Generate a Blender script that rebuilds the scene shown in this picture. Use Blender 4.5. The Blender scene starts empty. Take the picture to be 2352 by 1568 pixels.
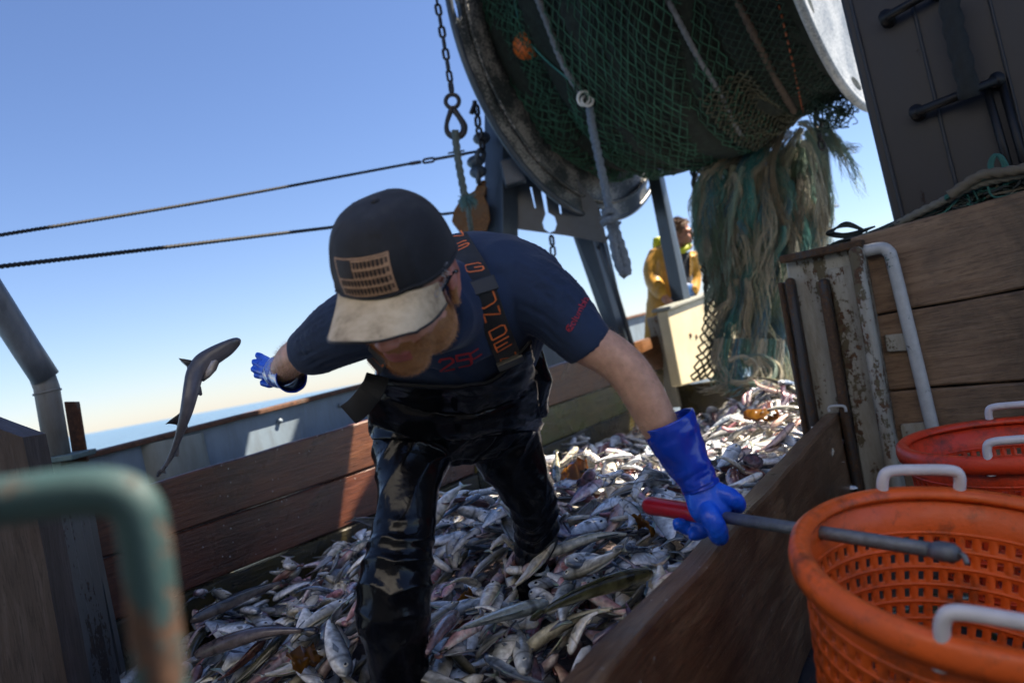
import bpy, bmesh, math, random
import numpy as np
from mathutils import Vector, Matrix, noise, Euler
from mathutils.bvhtree import BVHTree
random.seed(7); RNG = np.random.default_rng(7)
SC = bpy.context.scene; COL = SC.collection
R_ = math.radians

# ------------------------------------------------------------------ camera, sky, sun, exposure
FPX, CX, CY = 1829.0, 1176.0, 784.0            # the photograph measured on a 2352 x 1568 grid
ROLL, PITCH, CAMZ = R_(10.4), R_(1.0), 1.0
FW = Vector((0, math.cos(PITCH), math.sin(PITCH)))
_u0 = Vector((0, -math.sin(PITCH), math.cos(PITCH))); _r0 = Vector((1, 0, 0))
RT = _r0 * math.cos(ROLL) - _u0 * math.sin(ROLL)
UP = _r0 * math.sin(ROLL) + _u0 * math.cos(ROLL)
CAM = Vector((0, 0, CAMZ))
cam_d = bpy.data.cameras.new('camera'); cam = bpy.data.objects.new('camera', cam_d); COL.objects.link(cam)
cam.matrix_world = Matrix(((RT.x, UP.x, -FW.x, CAM.x), (RT.y, UP.y, -FW.y, CAM.y), (RT.z, UP.z, -FW.z, CAM.z), (0, 0, 0, 1)))
cam_d.sensor_width = 36; cam_d.lens = 36 * FPX / 2352
cam_d.clip_start = 0.02; cam_d.clip_end = 60000
cam_d.dof.use_dof = True; cam_d.dof.focus_distance = 1.95; cam_d.dof.aperture_fstop = 3.0
SC.camera = cam

SUN_AZ, SUN_EL = R_(74), R_(53)                 # azimuth from +Y towards +X
w = bpy.data.worlds.new('World'); SC.world = w; w.use_nodes = True
nt = w.node_tree; bg = nt.nodes['Background']
sky = nt.nodes.new('ShaderNodeTexSky'); sky.sky_type = 'NISHITA'; sky.sun_disc = False
sky.sun_elevation = SUN_EL; sky.sun_rotation = SUN_AZ; sky.altitude = 0; sky.air_density = 1.0; sky.dust_density = 0.15; sky.ozone_density = 3.0
wb = nt.nodes.new('ShaderNodeMix'); wb.data_type = 'RGBA'; wb.blend_type = 'MULTIPLY'; wb.inputs[0].default_value = 1.0; wb.inputs[7].default_value = (0.84, 0.855, 1.02, 1)
nt.links.new(sky.outputs[0], wb.inputs[6]); nt.links.new(wb.outputs[2], bg.inputs[0]); bg.inputs[1].default_value = 0.050
sun_d = bpy.data.lights.new('sun', 'SUN'); sun_d.energy = 5.0; sun_d.angle = R_(0.5); sun_d.color = (1, 0.87, 0.70)
sun = bpy.data.objects.new('sun', sun_d); COL.objects.link(sun)
sdir = Vector((math.sin(SUN_AZ) * math.cos(SUN_EL), math.cos(SUN_AZ) * math.cos(SUN_EL), math.sin(SUN_EL)))
sun.rotation_euler = sdir.to_track_quat('Z', 'Y').to_euler(); sun.location = sdir * 20
SC.view_settings.view_transform = 'Standard'; SC.view_settings.look = 'None'
SC.view_settings.exposure = 1.78; SC.view_settings.gamma = 1
SC.cycles.use_denoising = True
SC.cycles.max_bounces = 8; SC.cycles.transparent_max_bounces = 16

# ------------------------------------------------------------------ measuring helpers
def P(px, py, d): return CAM + (FW + RT * ((px - CX) / FPX) - UP * ((py - CY) / FPX)) * d
def ray(px, py): return FW + RT * ((px - CX) / FPX) - UP * ((py - CY) / FPX)
def Pz(px, py, z):
    v = ray(px, py); return CAM + v * ((z - CAM.z) / v.z)
def proj(p):
    v = Vector(p) - CAM; d = v.dot(FW); return (CX + FPX * v.dot(RT) / d, CY - FPX * v.dot(UP) / d, d)
AZ = R_(33)
S = Vector((math.sin(AZ), math.cos(AZ), 0)); T = Vector((math.cos(AZ), -math.sin(AZ), 0)); Z = Vector((0, 0, 1))   # along the boat, across it
def on_t(px, py, t):
    v = ray(px, py); return CAM + v * ((t - CAM.dot(T)) / v.dot(T))
def on_s(px, py, s):
    v = ray(px, py); return CAM + v * ((s - CAM.dot(S)) / v.dot(S))
def ST(s, t, z): return S * s + T * t + Z * z

# ------------------------------------------------------------------ materials
def new_mat(name):
    m = bpy.data.materials.new(name); m.use_nodes = True
    return m, m.node_tree, m.node_tree.nodes['Principled BSDF']
def N(t, typ, **kw):
    n = t.nodes.new(typ)
    for k, v in kw.items(): setattr(n, k, v)
    return n
def coords(t, kind='Object', scale=(1, 1, 1), rot=(0, 0, 0)):
    tc = N(t, 'ShaderNodeTexCoord'); mp = N(t, 'ShaderNodeMapping')
    mp.inputs['Scale'].default_value = scale; mp.inputs['Rotation'].default_value = rot
    t.links.new(tc.outputs[kind], mp.inputs[0]); return mp.outputs[0]
def nz(t, vec, scale, detail=4, rough=0.6, dist=0.0):
    n = N(t, 'ShaderNodeTexNoise'); n.inputs['Scale'].default_value = scale; n.inputs['Detail'].default_value = detail
    n.inputs['Roughness'].default_value = rough; n.inputs['Distortion'].default_value = dist
    t.links.new(vec, n.inputs['Vector']); return n.outputs['Fac']
def ramp(t, fac, stops, interp='LINEAR'):
    r = N(t, 'ShaderNodeValToRGB'); r.color_ramp.interpolation = interp
    e = r.color_ramp.elements
    while len(e) < len(stops): e.new(0.5)
    for el, (p, c) in zip(e, stops):
        el.position = p; el.color = (c[0], c[1], c[2], 1) if len(c) == 3 else c
    t.links.new(fac, r.inputs[0]); return r.outputs[0]
def g(v): return (v, v, v)
def mix(t, fac, a, b, mode='MIX'):
    n = N(t, 'ShaderNodeMix', data_type='RGBA', blend_type=mode)
    for sock, v in ((n.inputs[0], fac), (n.inputs[6], a), (n.inputs[7], b)):
        if isinstance(v, (int, float)): sock.default_value = v
        elif isinstance(v, tuple): sock.default_value = (v[0], v[1], v[2], 1)
        else: t.links.new(v, sock)
    return n.outputs[2]
def mth(t, op, a, b=0.0):
    n = N(t, 'ShaderNodeMath', operation=op)
    for s_, v in ((n.inputs[0], a), (n.inputs[1], b)):
        if isinstance(v, (int, float)): s_.default_value = v
        else: t.links.new(v, s_)
    return n.outputs[0]
def setv(t, sock, v):
    if isinstance(v, (int, float)): sock.default_value = v
    elif isinstance(v, tuple): sock.default_value = (v[0], v[1], v[2], 1)
    else: t.links.new(v, sock)
def bump(t, b, h, strength=0.4, dist=0.01):
    n = N(t, 'ShaderNodeBump'); n.inputs['Strength'].default_value = strength; n.inputs['Distance'].default_value = dist
    t.links.new(h, n.inputs['Height']); t.links.new(n.outputs[0], b.inputs['Normal'])
def simple(name, col, rough=0.5, metal=0.0, var=0.25, nscale=12, bstr=0.2, bdist=0.004, spec=None, coat=0.0, bscale=None):
    m, t, b = new_mat(name); v = coords(t)
    f = nz(t, v, nscale, 5)
    c = ramp(t, f, [(0.25, tuple(x * (1 - var) for x in col)), (0.75, tuple(min(1, x * (1 + var)) for x in col))])
    setv(t, b.inputs['Base Color'], c); b.inputs['Roughness'].default_value = rough; b.inputs['Metallic'].default_value = metal
    if spec is not None: b.inputs['Specular IOR Level'].default_value = spec
    if coat: b.inputs['Coat Weight'].default_value = coat; b.inputs['Coat Roughness'].default_value = 0.08
    if bstr: bump(t, b, nz(t, v, bscale or nscale * 6, 4), bstr, bdist)
    return m
def wood(name, c1, c2, c3, stain=(0.02, 0.018, 0.012), stain_amt=0.5, rough=0.55, moss=None, axis=0, specks=0.0, seed=0.0, scuff=None):
    """planks: grain along local x (or z with axis=2), weather stains, knots and scale specks"""
    m, t, b = new_mat(name)
    sc = [2.0, 26.0, 26.0] if axis == 0 else [26.0, 26.0, 2.0]
    oi = N(t, 'ShaderNodeObjectInfo')
    v = coords(t, 'Object', tuple(sc)); v0 = coords(t, 'Object')
    add = N(t, 'ShaderNodeVectorMath', operation='ADD'); sc_ = N(t, 'ShaderNodeVectorMath', operation='SCALE')
    t.links.new(oi.outputs['Location'], sc_.inputs[0]); sc_.inputs['Scale'].default_value = 7.3
    t.links.new(v, add.inputs[0]); t.links.new(sc_.outputs[0], add.inputs[1]); v = add.outputs[0]
    grain = nz(t, v, 1.5, 8, 0.7, 0.6)
    col = ramp(t, grain, [(0.28, c1), (0.5, c2), (0.72, c3)])
    fine = nz(t, v, 7.0, 4, 0.7)
    col = mix(t, mth(t, 'MULTIPLY', mth(t, 'GREATER_THAN', fine, 0.57), 0.45), col, tuple(x * 0.4 for x in c1))
    st = nz(t, v0, 3.1, 6, 0.65, 0.4)
    sf = N(t, 'ShaderNodeMapRange'); sf.inputs[1].default_value = 0.46; sf.inputs[2].default_value = 0.68; sf.inputs[4].default_value = stain_amt
    t.links.new(st, sf.inputs[0]); col = mix(t, sf.outputs[0], col, stain)
    if moss:
        mf = N(t, 'ShaderNodeMapRange'); mf.inputs[1].default_value = 0.42; mf.inputs[2].default_value = 0.62
        t.links.new(nz(t, v0, 5.0, 5, 0.7), mf.inputs[0]); col = mix(t, mth(t, 'MULTIPLY', mf.outputs[0], 0.8), col, moss)
    if specks:
        sp = N(t, 'ShaderNodeTexVoronoi'); sp.inputs['Scale'].default_value = 30; t.links.new(v0, sp.inputs['Vector'])
        on = mth(t, 'LESS_THAN', sp.outputs['Distance'], 0.075)
        gate = mth(t, 'GREATER_THAN', nz(t, v0, 2.2, 3), 0.5)
        col = mix(t, mth(t, 'MULTIPLY', mth(t, 'MULTIPLY', on, gate), specks), col, (0.5, 0.5, 0.48))
    if scuff:
        vs_ = coords(t, 'Object', (9, 9, 1.6)); sc2 = mth(t, 'MULTIPLY', ramp(t, nz(t, vs_, 2.2, 6, .7), [(.55, g(0)), (.72, g(1))]), ramp(t, nz(t, v0, 2.6, 3), [(.42, g(0)), (.6, g(1))])); col = mix(t, mth(t, 'MULTIPLY', sc2, .7), col, scuff)
        for c_, th1 in (((.02, .012, .008), .66),): col = mix(t, mth(t, 'MULTIPLY', ramp(t, nz(t, coords(t, 'Object', (5, 5, 22)), 3.0, 5, .75), [(th1, g(0)), (th1 + .05, g(1))]), .7), col, c_)
    setv(t, b.inputs['Base Color'], col)
    rr = ramp(t, st, [(0.3, g(rough + 0.12)), (0.7, g(max(0.12, rough - 0.22)))]); setv(t, b.inputs['Roughness'], rr)
    h = mth(t, 'ADD', grain, mth(t, 'MULTIPLY', fine, 0.5)); bump(t, b, h, 0.55, 0.006)
    return m
def paint(name, col, rust=(0.10, 0.035, 0.012), amt=0.5, scale=4.0, rough=0.5, under=None, dirt=(0.03, 0.03, 0.028), dirt_amt=0.3, metal=0.0, streak=True):
    """chipped paint over rusty steel"""
    m, t, b = new_mat(name); v = coords(t); vs = coords(t, 'Object', (1.6, 1.6, 0.35) if streak else (1, 1, 1))
    c = ramp(t, nz(t, v, 3.0, 5), [(0.3, tuple(x * 0.8 for x in col)), (0.7, tuple(min(1, x * 1.12) for x in col))])
    d = ramp(t, nz(t, vs, scale * 2.3, 6, 0.7), [(0.42, g(0)), (0.70, g(1))])
    c = mix(t, mth(t, 'MULTIPLY', d, dirt_amt), c, dirt)
    th_ = 0.72 - 0.30 * amt
    big = nz(t, vs, scale, 7, 0.68, 0.3); sm = nz(t, v, scale * 9, 4, 0.7)
    f = mth(t, 'ADD', mth(t, 'MULTIPLY', big, 0.72), mth(t, 'MULTIPLY', sm, 0.28))
    chip = ramp(t, f, [(th_ - 0.01, g(0)), (th_ + 0.015, g(1))])
    rc = ramp(t, sm, [(0.35, tuple(x * 0.45 for x in rust)), (0.6, rust), (0.75, (rust[0] * 1.9, rust[1] * 1.7, rust[2] * 1.4))])
    if under: rc = mix(t, ramp(t, nz(t, v, scale * 3, 3), [(0.45, g(0)), (0.52, g(1))]), rc, under)
    c = mix(t, chip, c, rc)
    setv(t, b.inputs['Base Color'], c)
    setv(t, b.inputs['Roughness'], mix(t, chip, g(rough), g(0.85))); b.inputs['Metallic'].default_value = metal
    hh = mth(t, 'SUBTRACT', mth(t, 'MULTIPLY', sm, 0.35), mth(t, 'MULTIPLY', chip, 0.5)); bump(t, b, hh, 0.5, 0.004)
    return m
def attr_mat(name, rough=0.5, spec=0.5, coat=0.0, sss=0.0, bscale=60, bstr=0.2, bdist=0.002, nmul=0.25, nscale=40, metal=0.0, noise_col=None):
    m, t, b = new_mat(name); a = N(t, 'ShaderNodeAttribute'); a.attribute_name = 'Col'; v = coords(t)
    c = mix(t, 1.0, a.outputs['Color'], ramp(t, nz(t, v, nscale, 5), [(0.25, g(1 - nmul)), (0.75, g(1 + nmul))]), 'MULTIPLY')
    setv(t, b.inputs['Base Color'], c); b.inputs['Roughness'].default_value = rough; b.inputs['Specular IOR Level'].default_value = spec
    b.inputs['Metallic'].default_value = metal
    if coat: b.inputs['Coat Weight'].default_value = coat; b.inputs['Coat Roughness'].default_value = 0.12
    if sss:
        b.inputs['Subsurface Weight'].default_value = sss; b.inputs['Subsurface Radius'].default_value = (0.012, 0.004, 0.002); b.inputs['Subsurface Scale'].default_value = 0.5
    if bstr: bump(t, b, nz(t, v, bscale, 4), bstr, bdist)
    return m

# ------------------------------------------------------------------ mesh helpers
class MB:
    """collects geometry for one mesh object"""
    def __init__(s): s.v = []; s.f = []; s.m = []
    def add(s, vs, fs, mi=0):
        b = len(s.v); s.v += [tuple(x) for x in vs]; s.f += [tuple(b + i for i in f) for f in fs]; s.m += [mi] * len(fs); return s
    def build(s, name, mat, parent=None, smooth=True, mats=None, auto=None, matrix=None):
        me = bpy.data.meshes.new(name); me.from_pydata(s.v, [], s.f)
        for mm in (mats or [mat]): me.materials.append(mm)
        if mats: me.polygons.foreach_set('material_index', s.m)
        return link(name, me, parent, smooth, auto, matrix)
def link(name, me, parent=None, smooth=True, auto=None, matrix=None):
    if smooth:
        me.polygons.foreach_set('use_smooth', [True] * len(me.polygons))
        if auto is not None: me.set_sharp_from_angle(angle=R_(auto))
    me.update()
    o = bpy.data.objects.new(name, me); COL.objects.link(o)
    if matrix is not None: o.matrix_world = matrix
    if parent is not None: attach(o, parent)
    return o
def wm(o):
    m = o.matrix_basis.copy()
    return m if o.parent is None else wm(o.parent) @ o.matrix_parent_inverse @ m
def attach(o, parent):
    o.parent = parent; o.matrix_parent_inverse = wm(parent).inverted()
def tag(o, label, cat=None, group=None, kind=None):
    o['label'] = label
    if cat: o['category'] = cat
    if group: o['group'] = group
    if kind: o['kind'] = kind
    return o
def thing(name, loc, label, cat, group=None):
    o = bpy.data.objects.new(name, None); o.empty_display_size = 0.1; COL.objects.link(o); o.location = loc
    return tag(o, label, cat, group)
def frames(pts):
    """parallel-transport frames along a path"""
    pts = [Vector(p) for p in pts]; n = len(pts); out = []; prev = None
    for i in range(n):
        t = (pts[min(i + 1, n - 1)] - pts[max(i - 1, 0)])
        t = t.normalized() if t.length > 1e-9 else Vector((0, 0, 1))
        if prev is None:
            a = Vector((0, 0, 1)) if abs(t.z) < 0.9 else Vector((1, 0, 0)); nrm = (a - t * a.dot(t)).normalized()
        else:
            nrm = prev - t * prev.dot(t); nrm = nrm.normalized() if nrm.length > 1e-6 else t.orthogonal().normalized()
        prev = nrm; out.append((t, nrm, t.cross(nrm)))
    return pts, out
def tube(mb, pts, r, n=8, cap=True, mi=0, lobes=0, twist=0.0, lob=0.22, closed=False):
    pts, fr = frames(pts); m = len(pts); rs = r if isinstance(r, (list, tuple)) else [r] * m
    vs = []; acc = 0.0
    for i, (p, (t, a, b)) in enumerate(zip(pts, fr)):
        if i: acc += (pts[i] - pts[i - 1]).length
        for k in range(n):
            th = 2 * math.pi * k / n; rr = rs[i]
            if lobes: rr *= 1 + lob * abs(math.cos(lobes * 0.5 * (th - twist * acc))) - lob * 0.6
            vs.append(p + a * (rr * math.cos(th)) + b * (rr * math.sin(th)))
    fs = [(i * n + k, i * n + (k + 1) % n, (i + 1) * n + (k + 1) % n, (i + 1) * n + k) for i in range(m - 1) for k in range(n)]
    if closed: fs += [((m - 1) * n + k, (m - 1) * n + (k + 1) % n, (k + 1) % n, k) for k in range(n)]
    elif cap: fs += [tuple(range(n - 1, -1, -1)), tuple((m - 1) * n + k for k in range(n))]
    mb.add(vs, fs, mi); return mb
def spline(pts, k=8):
    """Catmull-Rom through the points"""
    p = [Vector(q) for q in pts]; p = [p[0] * 2 - p[1]] + p + [p[-1] * 2 - p[-2]]; out = []
    for i in range(1, len(p) - 2):
        for j in range(k):
            t = j / k; a, b, c, d = p[i - 1:i + 3]
            out.append(0.5 * ((2 * b) + (c - a) * t + (2 * a - 5 * b + 4 * c - d) * t * t + (3 * b - a - 3 * c + d) * t ** 3))
    return out + [p[-2]]
def lerp_list(vals, k):
    out = []
    for a, b in zip(vals, vals[1:]): out += [a + (b - a) * j / k for j in range(k)]
    return out + [vals[-1]]
def rope(mb, pts, r, turns=None, n=12, mi=0, k=None):
    L = sum((Vector(b) - Vector(a)).length for a, b in zip(pts, pts[1:]))
    step = r * 0.7; cnt = max(4, int(L / step)); res = resample(pts, cnt)
    return tube(mb, res, r, n, True, mi, lobes=3 * 1, twist=0.9 / r, lob=0.45)
def resample(pts, n):
    pts = [Vector(p) for p in pts]; d = [0.0]
    for a, b in zip(pts, pts[1:]): d.append(d[-1] + (b - a).length)
    out = []; j = 0
    for i in range(n):
        x = d[-1] * i / (n - 1)
        while j < len(d) - 2 and d[j + 1] < x: j += 1
        f = (x - d[j]) / max(1e-9, d[j + 1] - d[j]); out.append(pts[j].lerp(pts[j + 1], min(1, max(0, f))))
    return out
def box(mb, c, ax, ay, az, mi=0):
    """box from its centre and three half-extent vectors"""
    c = Vector(c); vs = [c + ax * i + ay * j + az * k for i in (-1, 1) for j in (-1, 1) for k in (-1, 1)]
    return mb.add(vs, [(0, 1, 3, 2), (4, 6, 7, 5), (0, 4, 5, 1), (2, 3, 7, 6), (0, 2, 6, 4), (1, 5, 7, 3)], mi)
def bevel(o, w=0.004, seg=2):
    m = o.modifiers.new('bevel', 'BEVEL'); m.width = w; m.segments = seg; m.limit_method = 'ANGLE'; return o
def ellipsoid(mb, mat, r, n=20, m=12):
    vs = []; fs = []
    for i in range(m + 1):
        ph = math.pi * i / m
        for k in range(n):
            th = 2 * math.pi * k / n
            vs.append(mat @ Vector((r[0] * math.sin(ph) * math.cos(th), r[1] * math.sin(ph) * math.sin(th), r[2] * math.cos(ph))))
    for i in range(m):
        for k in range(n): fs.append((i * n + k, (i + 1) * n + k, (i + 1) * n + (k + 1) % n, i * n + (k + 1) % n))
    return mb.add(vs, fs)
def loft(mb, rings, n=24, k=5, lat=None, power=2.0):
    """closed loft: rings = (centre, half width, half depth); lat = the direction the width runs along"""
    c = spline([r[0] for r in rings], k); hw = lerp_list([r[1] for r in rings], k); hd = lerp_list([r[2] for r in rings], k)
    hw = smooth1(hw, 2); hd = smooth1(hd, 2)
    pts, fr = frames(c); vs = []; m = len(pts)
    for i, (p, (t, a, b)) in enumerate(zip(pts, fr)):
        if lat is not None:
            l = lat if isinstance(lat, Vector) else lat(i / (m - 1))
            a = l - t * l.dot(t); a.normalize(); b = t.cross(a)
        for q in range(n):
            th = 2 * math.pi * q / n; ct, st = math.cos(th), math.sin(th)
            ct = math.copysign(abs(ct) ** (2 / power), ct); st = math.copysign(abs(st) ** (2 / power), st)
            vs.append(p + a * (hw[i] * ct) + b * (hd[i] * st))
    fs = [(i * n + q, i * n + (q + 1) % n, (i + 1) * n + (q + 1) % n, (i + 1) * n + q) for i in range(m - 1) for q in range(n)]
    fs += [tuple(range(n - 1, -1, -1)), tuple((m - 1) * n + q for q in range(n))]
    return mb.add(vs, fs)
def smooth1(v, it):
    v = list(v)
    for _ in range(it): v = [v[0]] + [(v[i - 1] + 2 * v[i] + v[i + 1]) / 4 for i in range(1, len(v) - 1)] + [v[-1]]
    return v
def remesh(mb, name, voxel, smooth_it=6, fac=0.5):
    """one continuous surface from overlapping closed pieces"""
    me = bpy.data.meshes.new(name); me.from_pydata(mb.v, [], mb.f)
    o = bpy.data.objects.new(name, me); COL.objects.link(o)
    r = o.modifiers.new('r', 'REMESH'); r.mode = 'VOXEL'; r.voxel_size = voxel
    if smooth_it: s_ = o.modifiers.new('s', 'SMOOTH'); s_.iterations = smooth_it; s_.factor = fac
    dg = bpy.context.evaluated_depsgraph_get(); out = bpy.data.meshes.new_from_object(o.evaluated_get(dg))
    bpy.data.objects.remove(o); bpy.data.meshes.remove(me); out.name = name; return out
def displace(me, fn):
    nrm = [v.normal.copy() for v in me.vertices]
    for v, n_ in zip(me.vertices, nrm): v.co = v.co + n_ * fn(v.co, n_)
    me.update()
def set_col(me, cols):
    a = me.color_attributes.new('Col', 'FLOAT_COLOR', 'POINT')
    arr = np.ones((len(me.vertices), 4), 'f'); arr[:, :3] = cols; a.data.foreach_set('color', arr.ravel())
def verts_np(me):
    a = np.empty(len(me.vertices) * 3, 'f'); me.vertices.foreach_get('co', a); return a.reshape(-1, 3)
def bvh_of(me): return BVHTree.FromPolygons([v.co for v in me.vertices], [p.vertices for p in me.polygons])
def plate2d(name, outer, holes, origin, ax, ay, thick, mat, parent=None, bev=0.0):
    """flat plate with holes; outline in metres along ax, ay from origin"""
    cu = bpy.data.curves.new(name, 'CURVE'); cu.dimensions = '2D'; cu.fill_mode = 'BOTH'; cu.extrude = thick / 2; cu.bevel_depth = bev
    for lp in [outer] + list(holes):
        sp = cu.splines.new('POLY'); sp.points.add(len(lp) - 1); sp.use_cyclic_u = True
        for pt, (x, y) in zip(sp.points, lp): pt.co = (x, y, 0, 1)
    o = bpy.data.objects.new(name, cu); COL.objects.link(o)
    dg = bpy.context.evaluated_depsgraph_get(); me = bpy.data.meshes.new_from_object(o.evaluated_get(dg)); bpy.data.objects.remove(o)
    me.materials.clear(); me.materials.append(mat); az_ = ax.cross(ay)
    M = Matrix(((ax.x, ay.x, az_.x, origin.x), (ax.y, ay.y, az_.y, origin.y), (ax.z, ay.z, az_.z, origin.z), (0, 0, 0, 1)))
    return link(name, me, parent, False, matrix=M)
def plank(name, tl, tr, bl, br, thick, mat, parent, seed=0, nx=24, nzv=4, wob=0.0025, back=1):
    """board from the four corners of its front face, with a rounded, slightly uneven edge"""
    X = (tr - tl).normalized(); zz = (tl - bl); Y = X.cross(zz).normalized() * back; Zl = X.cross(Y) * -1
    if Zl.dot(zz) < 0: Zl = -Zl
    o = bl.copy(); M = Matrix(((X.x, Y.x, Zl.x, o.x), (X.y, Y.y, Zl.y, o.y), (X.z, Y.z, Zl.z, o.z), (0, 0, 0, 1)))
    Mi = M.inverted(); c = [Mi @ q for q in (bl, br, tl, tr)]; vs = []; fs = []; e = min(0.006, thick * 0.2)
    prof = []    # section loop: (v 0..1, depth)
    H = (c[2] - c[0]).length; ev = e / H
    prof = [(0, e), (ev, 0)] + [(ev + (1 - 2 * ev) * j / nzv, 0) for j in range(1, nzv)] + [(1 - ev, 0), (1, e), (1, thick - e), (1 - ev, thick), (ev, thick), (0, thick - e)]
    n = len(prof)
    for i in range(nx + 1):
        u = i / nx; b_ = c[0].lerp(c[1], u); t_ = c[2].lerp(c[3], u)
        for v, d in prof:
            q = b_.lerp(t_, v); q = Vector((q.x, q.y + d, q.z))
            q += Vector((0, 1, 1)) * 0 + Vector((0, noise.noise(Vector((q.x * 3 + seed * 9, v * 2, seed))) * wob * 2, noise.noise(Vector((q.x * 5, d * 9, seed * 3 + 5 + (v > 0.5)))) * wob))
            vs.append(q)
    fs = [(i * n + k, i * n + (k + 1) % n, (i + 1) * n + (k + 1) % n, (i + 1) * n + k) for i in range(nx) for k in range(n)]
    fs += [tuple(range(n - 1, -1, -1)), tuple(nx * n + k for k in range(n))]
    mb = MB(); mb.add(vs, fs); return mb.build(name, mat, parent, True, auto=40, matrix=M)
def link_mesh(name, ln, wd, r, mat):
    """one chain link lying along z"""
    mb = MB(); pts = []; h = ln / 2 - wd / 2
    for k in range(20):
        th = 2 * math.pi * k / 20; pts.append(Vector((math.cos(th) * (wd / 2 - r), 0, math.sin(th) * (wd / 2 - r) + (h if math.sin(th) > 0 else -h))))
    tube(mb, pts, r, 6, closed=True); me = bpy.data.meshes.new(name); me.from_pydata(mb.v, [], mb.f); me.materials.append(mat)
    me.polygons.foreach_set('use_smooth', [True] * len(me.polygons)); return me
def chain(parent, pts, ln, wd, r, mat, name='chain_link', start=0.0):
    me = link_mesh(name, ln, wd, r, mat); step = ln - 2 * r - 0.001
    L = sum((Vector(b) - Vector(a)).length for a, b in zip(pts, pts[1:])); n = max(2, int(L / step)); res = resample(pts, n + 1); out = []
    for i in range(n):
        a, b = res[i], res[i + 1]; d = (b - a).normalized()
        q = d.to_track_quat('Z', 'Y').to_matrix().to_4x4() @ Matrix.Rotation((i % 2) * math.pi / 2 + 0.5 + random.uniform(-.15, .15), 4, 'Z')
        o = bpy.data.objects.new(name, me); COL.objects.link(o); o.matrix_world = Matrix.Translation((a + b) / 2) @ q
        if parent: attach(o, parent)
        out.append(o)
    return out
# ------------------------------------------------------------------ sea and deck
def sea_mat():
    m, t, b = new_mat('sea_water'); v = coords(t); v2 = coords(t, 'Object', (0.35, 1, 1), (0, 0, 0.5))
    b.inputs['Base Color'].default_value = (0.02, 0.055, 0.085, 1); b.inputs['Roughness'].default_value = 0.35; b.inputs['Specular IOR Level'].default_value = 0.3
    h = mth(t, 'ADD', mth(t, 'MULTIPLY', nz(t, v2, 0.35, 5, 0.6), 2.2), mth(t, 'MULTIPLY', nz(t, v2, 2.2, 5, 0.65), 0.5))
    bump(t, b, h, 1.0, 0.9)
    foam = mth(t, 'GREATER_THAN', nz(t, v2, 0.5, 6, 0.75), 0.71)
    setv(t, b.inputs['Base Color'], mix(t, foam, (0.11, 0.19, 0.28), (0.75, 0.78, 0.8)))
    return m
mb = MB(); nr = 28; rings = [0.0] + [3 * 1.42 ** i for i in range(nr)]
vs = [(0, 0, 0)]; fs = []
for i in range(1, len(rings)):
    for k in range(48): vs.append((rings[i] * math.cos(2 * math.pi * k / 48), rings[i] * math.sin(2 * math.pi * k / 48), 0))
for k in range(48): fs.append((0, 1 + k, 1 + (k + 1) % 48))
for i in range(1, len(rings) - 1):
    for k in range(48): fs.append((1 + (i - 1) * 48 + k, 1 + i * 48 + k, 1 + i * 48 + (k + 1) % 48, 1 + (i - 1) * 48 + (k + 1) % 48))
mb.add(vs, fs); sea = mb.build('sea', sea_mat()); sea.location = (0, 0, -1.3); tag(sea, 'calm grey-blue sea reaching the horizon beyond the bulwark', kind='structure')
DECKZ = 0.16
deck_m = paint('deck_steel', (0.035, 0.042, 0.05), amt=0.5, rough=0.3, scale=3)
mb = MB(); c0 = ST(4.2, -0.35, DECKZ - 0.05); box(mb, c0, S * 5.6, T * 2.72, Z * 0.05); deck = mb.build('deck', deck_m, smooth=False)
tag(deck, 'dark wet steel deck under the baskets and the fish', kind='structure')
mb = MB(); box(mb, ST(4.2, -0.35, -0.75), S * 5.5, T * 2.6, Z * 0.63); hull_ = mb.build('hull', simple('hull_paint', (0.03, 0.05, 0.08), 0.5), deck, smooth=False)

mb = MB(); box(mb, ST(-1.35, 0.6, 1.12), S * 0.05, T * 3.4, Z * 0.95); dh = mb.build('unseen_wall', paint('unseen_wall_dark', (0.020, 0.026, 0.036), amt=0.1, rough=0.5), smooth=False)  # unseen wall added behind the camera, dark so the trousers reflect black
mb = MB(); box(mb, ST(-1.35, 0.6, 2.87), S * 0.05, T * 3.4, Z * 0.79); mb.build('upper_fill_wall', paint('unseen_wall_white', (0.74, 0.74, 0.73), amt=0.05, rough=0.5), dh, False)  # added white upper part bounces sunlight onto the shaded deck
tag(dh, 'unseen two-tone wall added behind the camera for fill and dark reflections', kind='structure')
# ------------------------------------------------------------------ steel bulwark on the far side
blue_m = paint('bulwark_blue', (0.19, 0.25, 0.31), amt=0.12, scale=5, rough=0.45, dirt=(0.07, 0.06, 0.045), dirt_amt=0.35)
rust_m = paint('cap_rust', (0.10, 0.060, 0.040), amt=0.95, scale=6, rough=0.7, rust=(0.12, 0.055, 0.03))
pale_m = paint('rib_paint', (0.27, 0.29, 0.26), amt=0.35, scale=5, rough=0.55, rust=(0.16, 0.10, 0.05), dirt_amt=0.4, dirt=(0.10, 0.08, 0.05))
BT = -2.95
a = on_t(190, 1052, BT); b = on_t(1495, 718, BT); dirb = (b - a).normalized(); a0 = a - dirb * 3.0; b0 = b + dirb * 1.5
bul = thing('bulwark', ST(3, BT, DECKZ), 'long blue-grey steel bulwark with rusty cap rail beside the sea', 'bulwark')
mb = MB(); mid = (a0 + b0) / 2; half = (b0 - a0) / 2; upn = T.cross(half.normalized()); upn = upn if upn.z > 0 else -upn
box(mb, mid - upn * 0.55 - T * 0.012, half, T * 0.012, upn * 0.55); mb.build('plate', blue_m, bul, False)
mb = MB(); box(mb, mid + upn * 0.004 - T * 0.02, half, T * 0.055, upn * 0.010); o = mb.build('cap_rail', rust_m, bul, False); bevel(o, 0.004)
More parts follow.
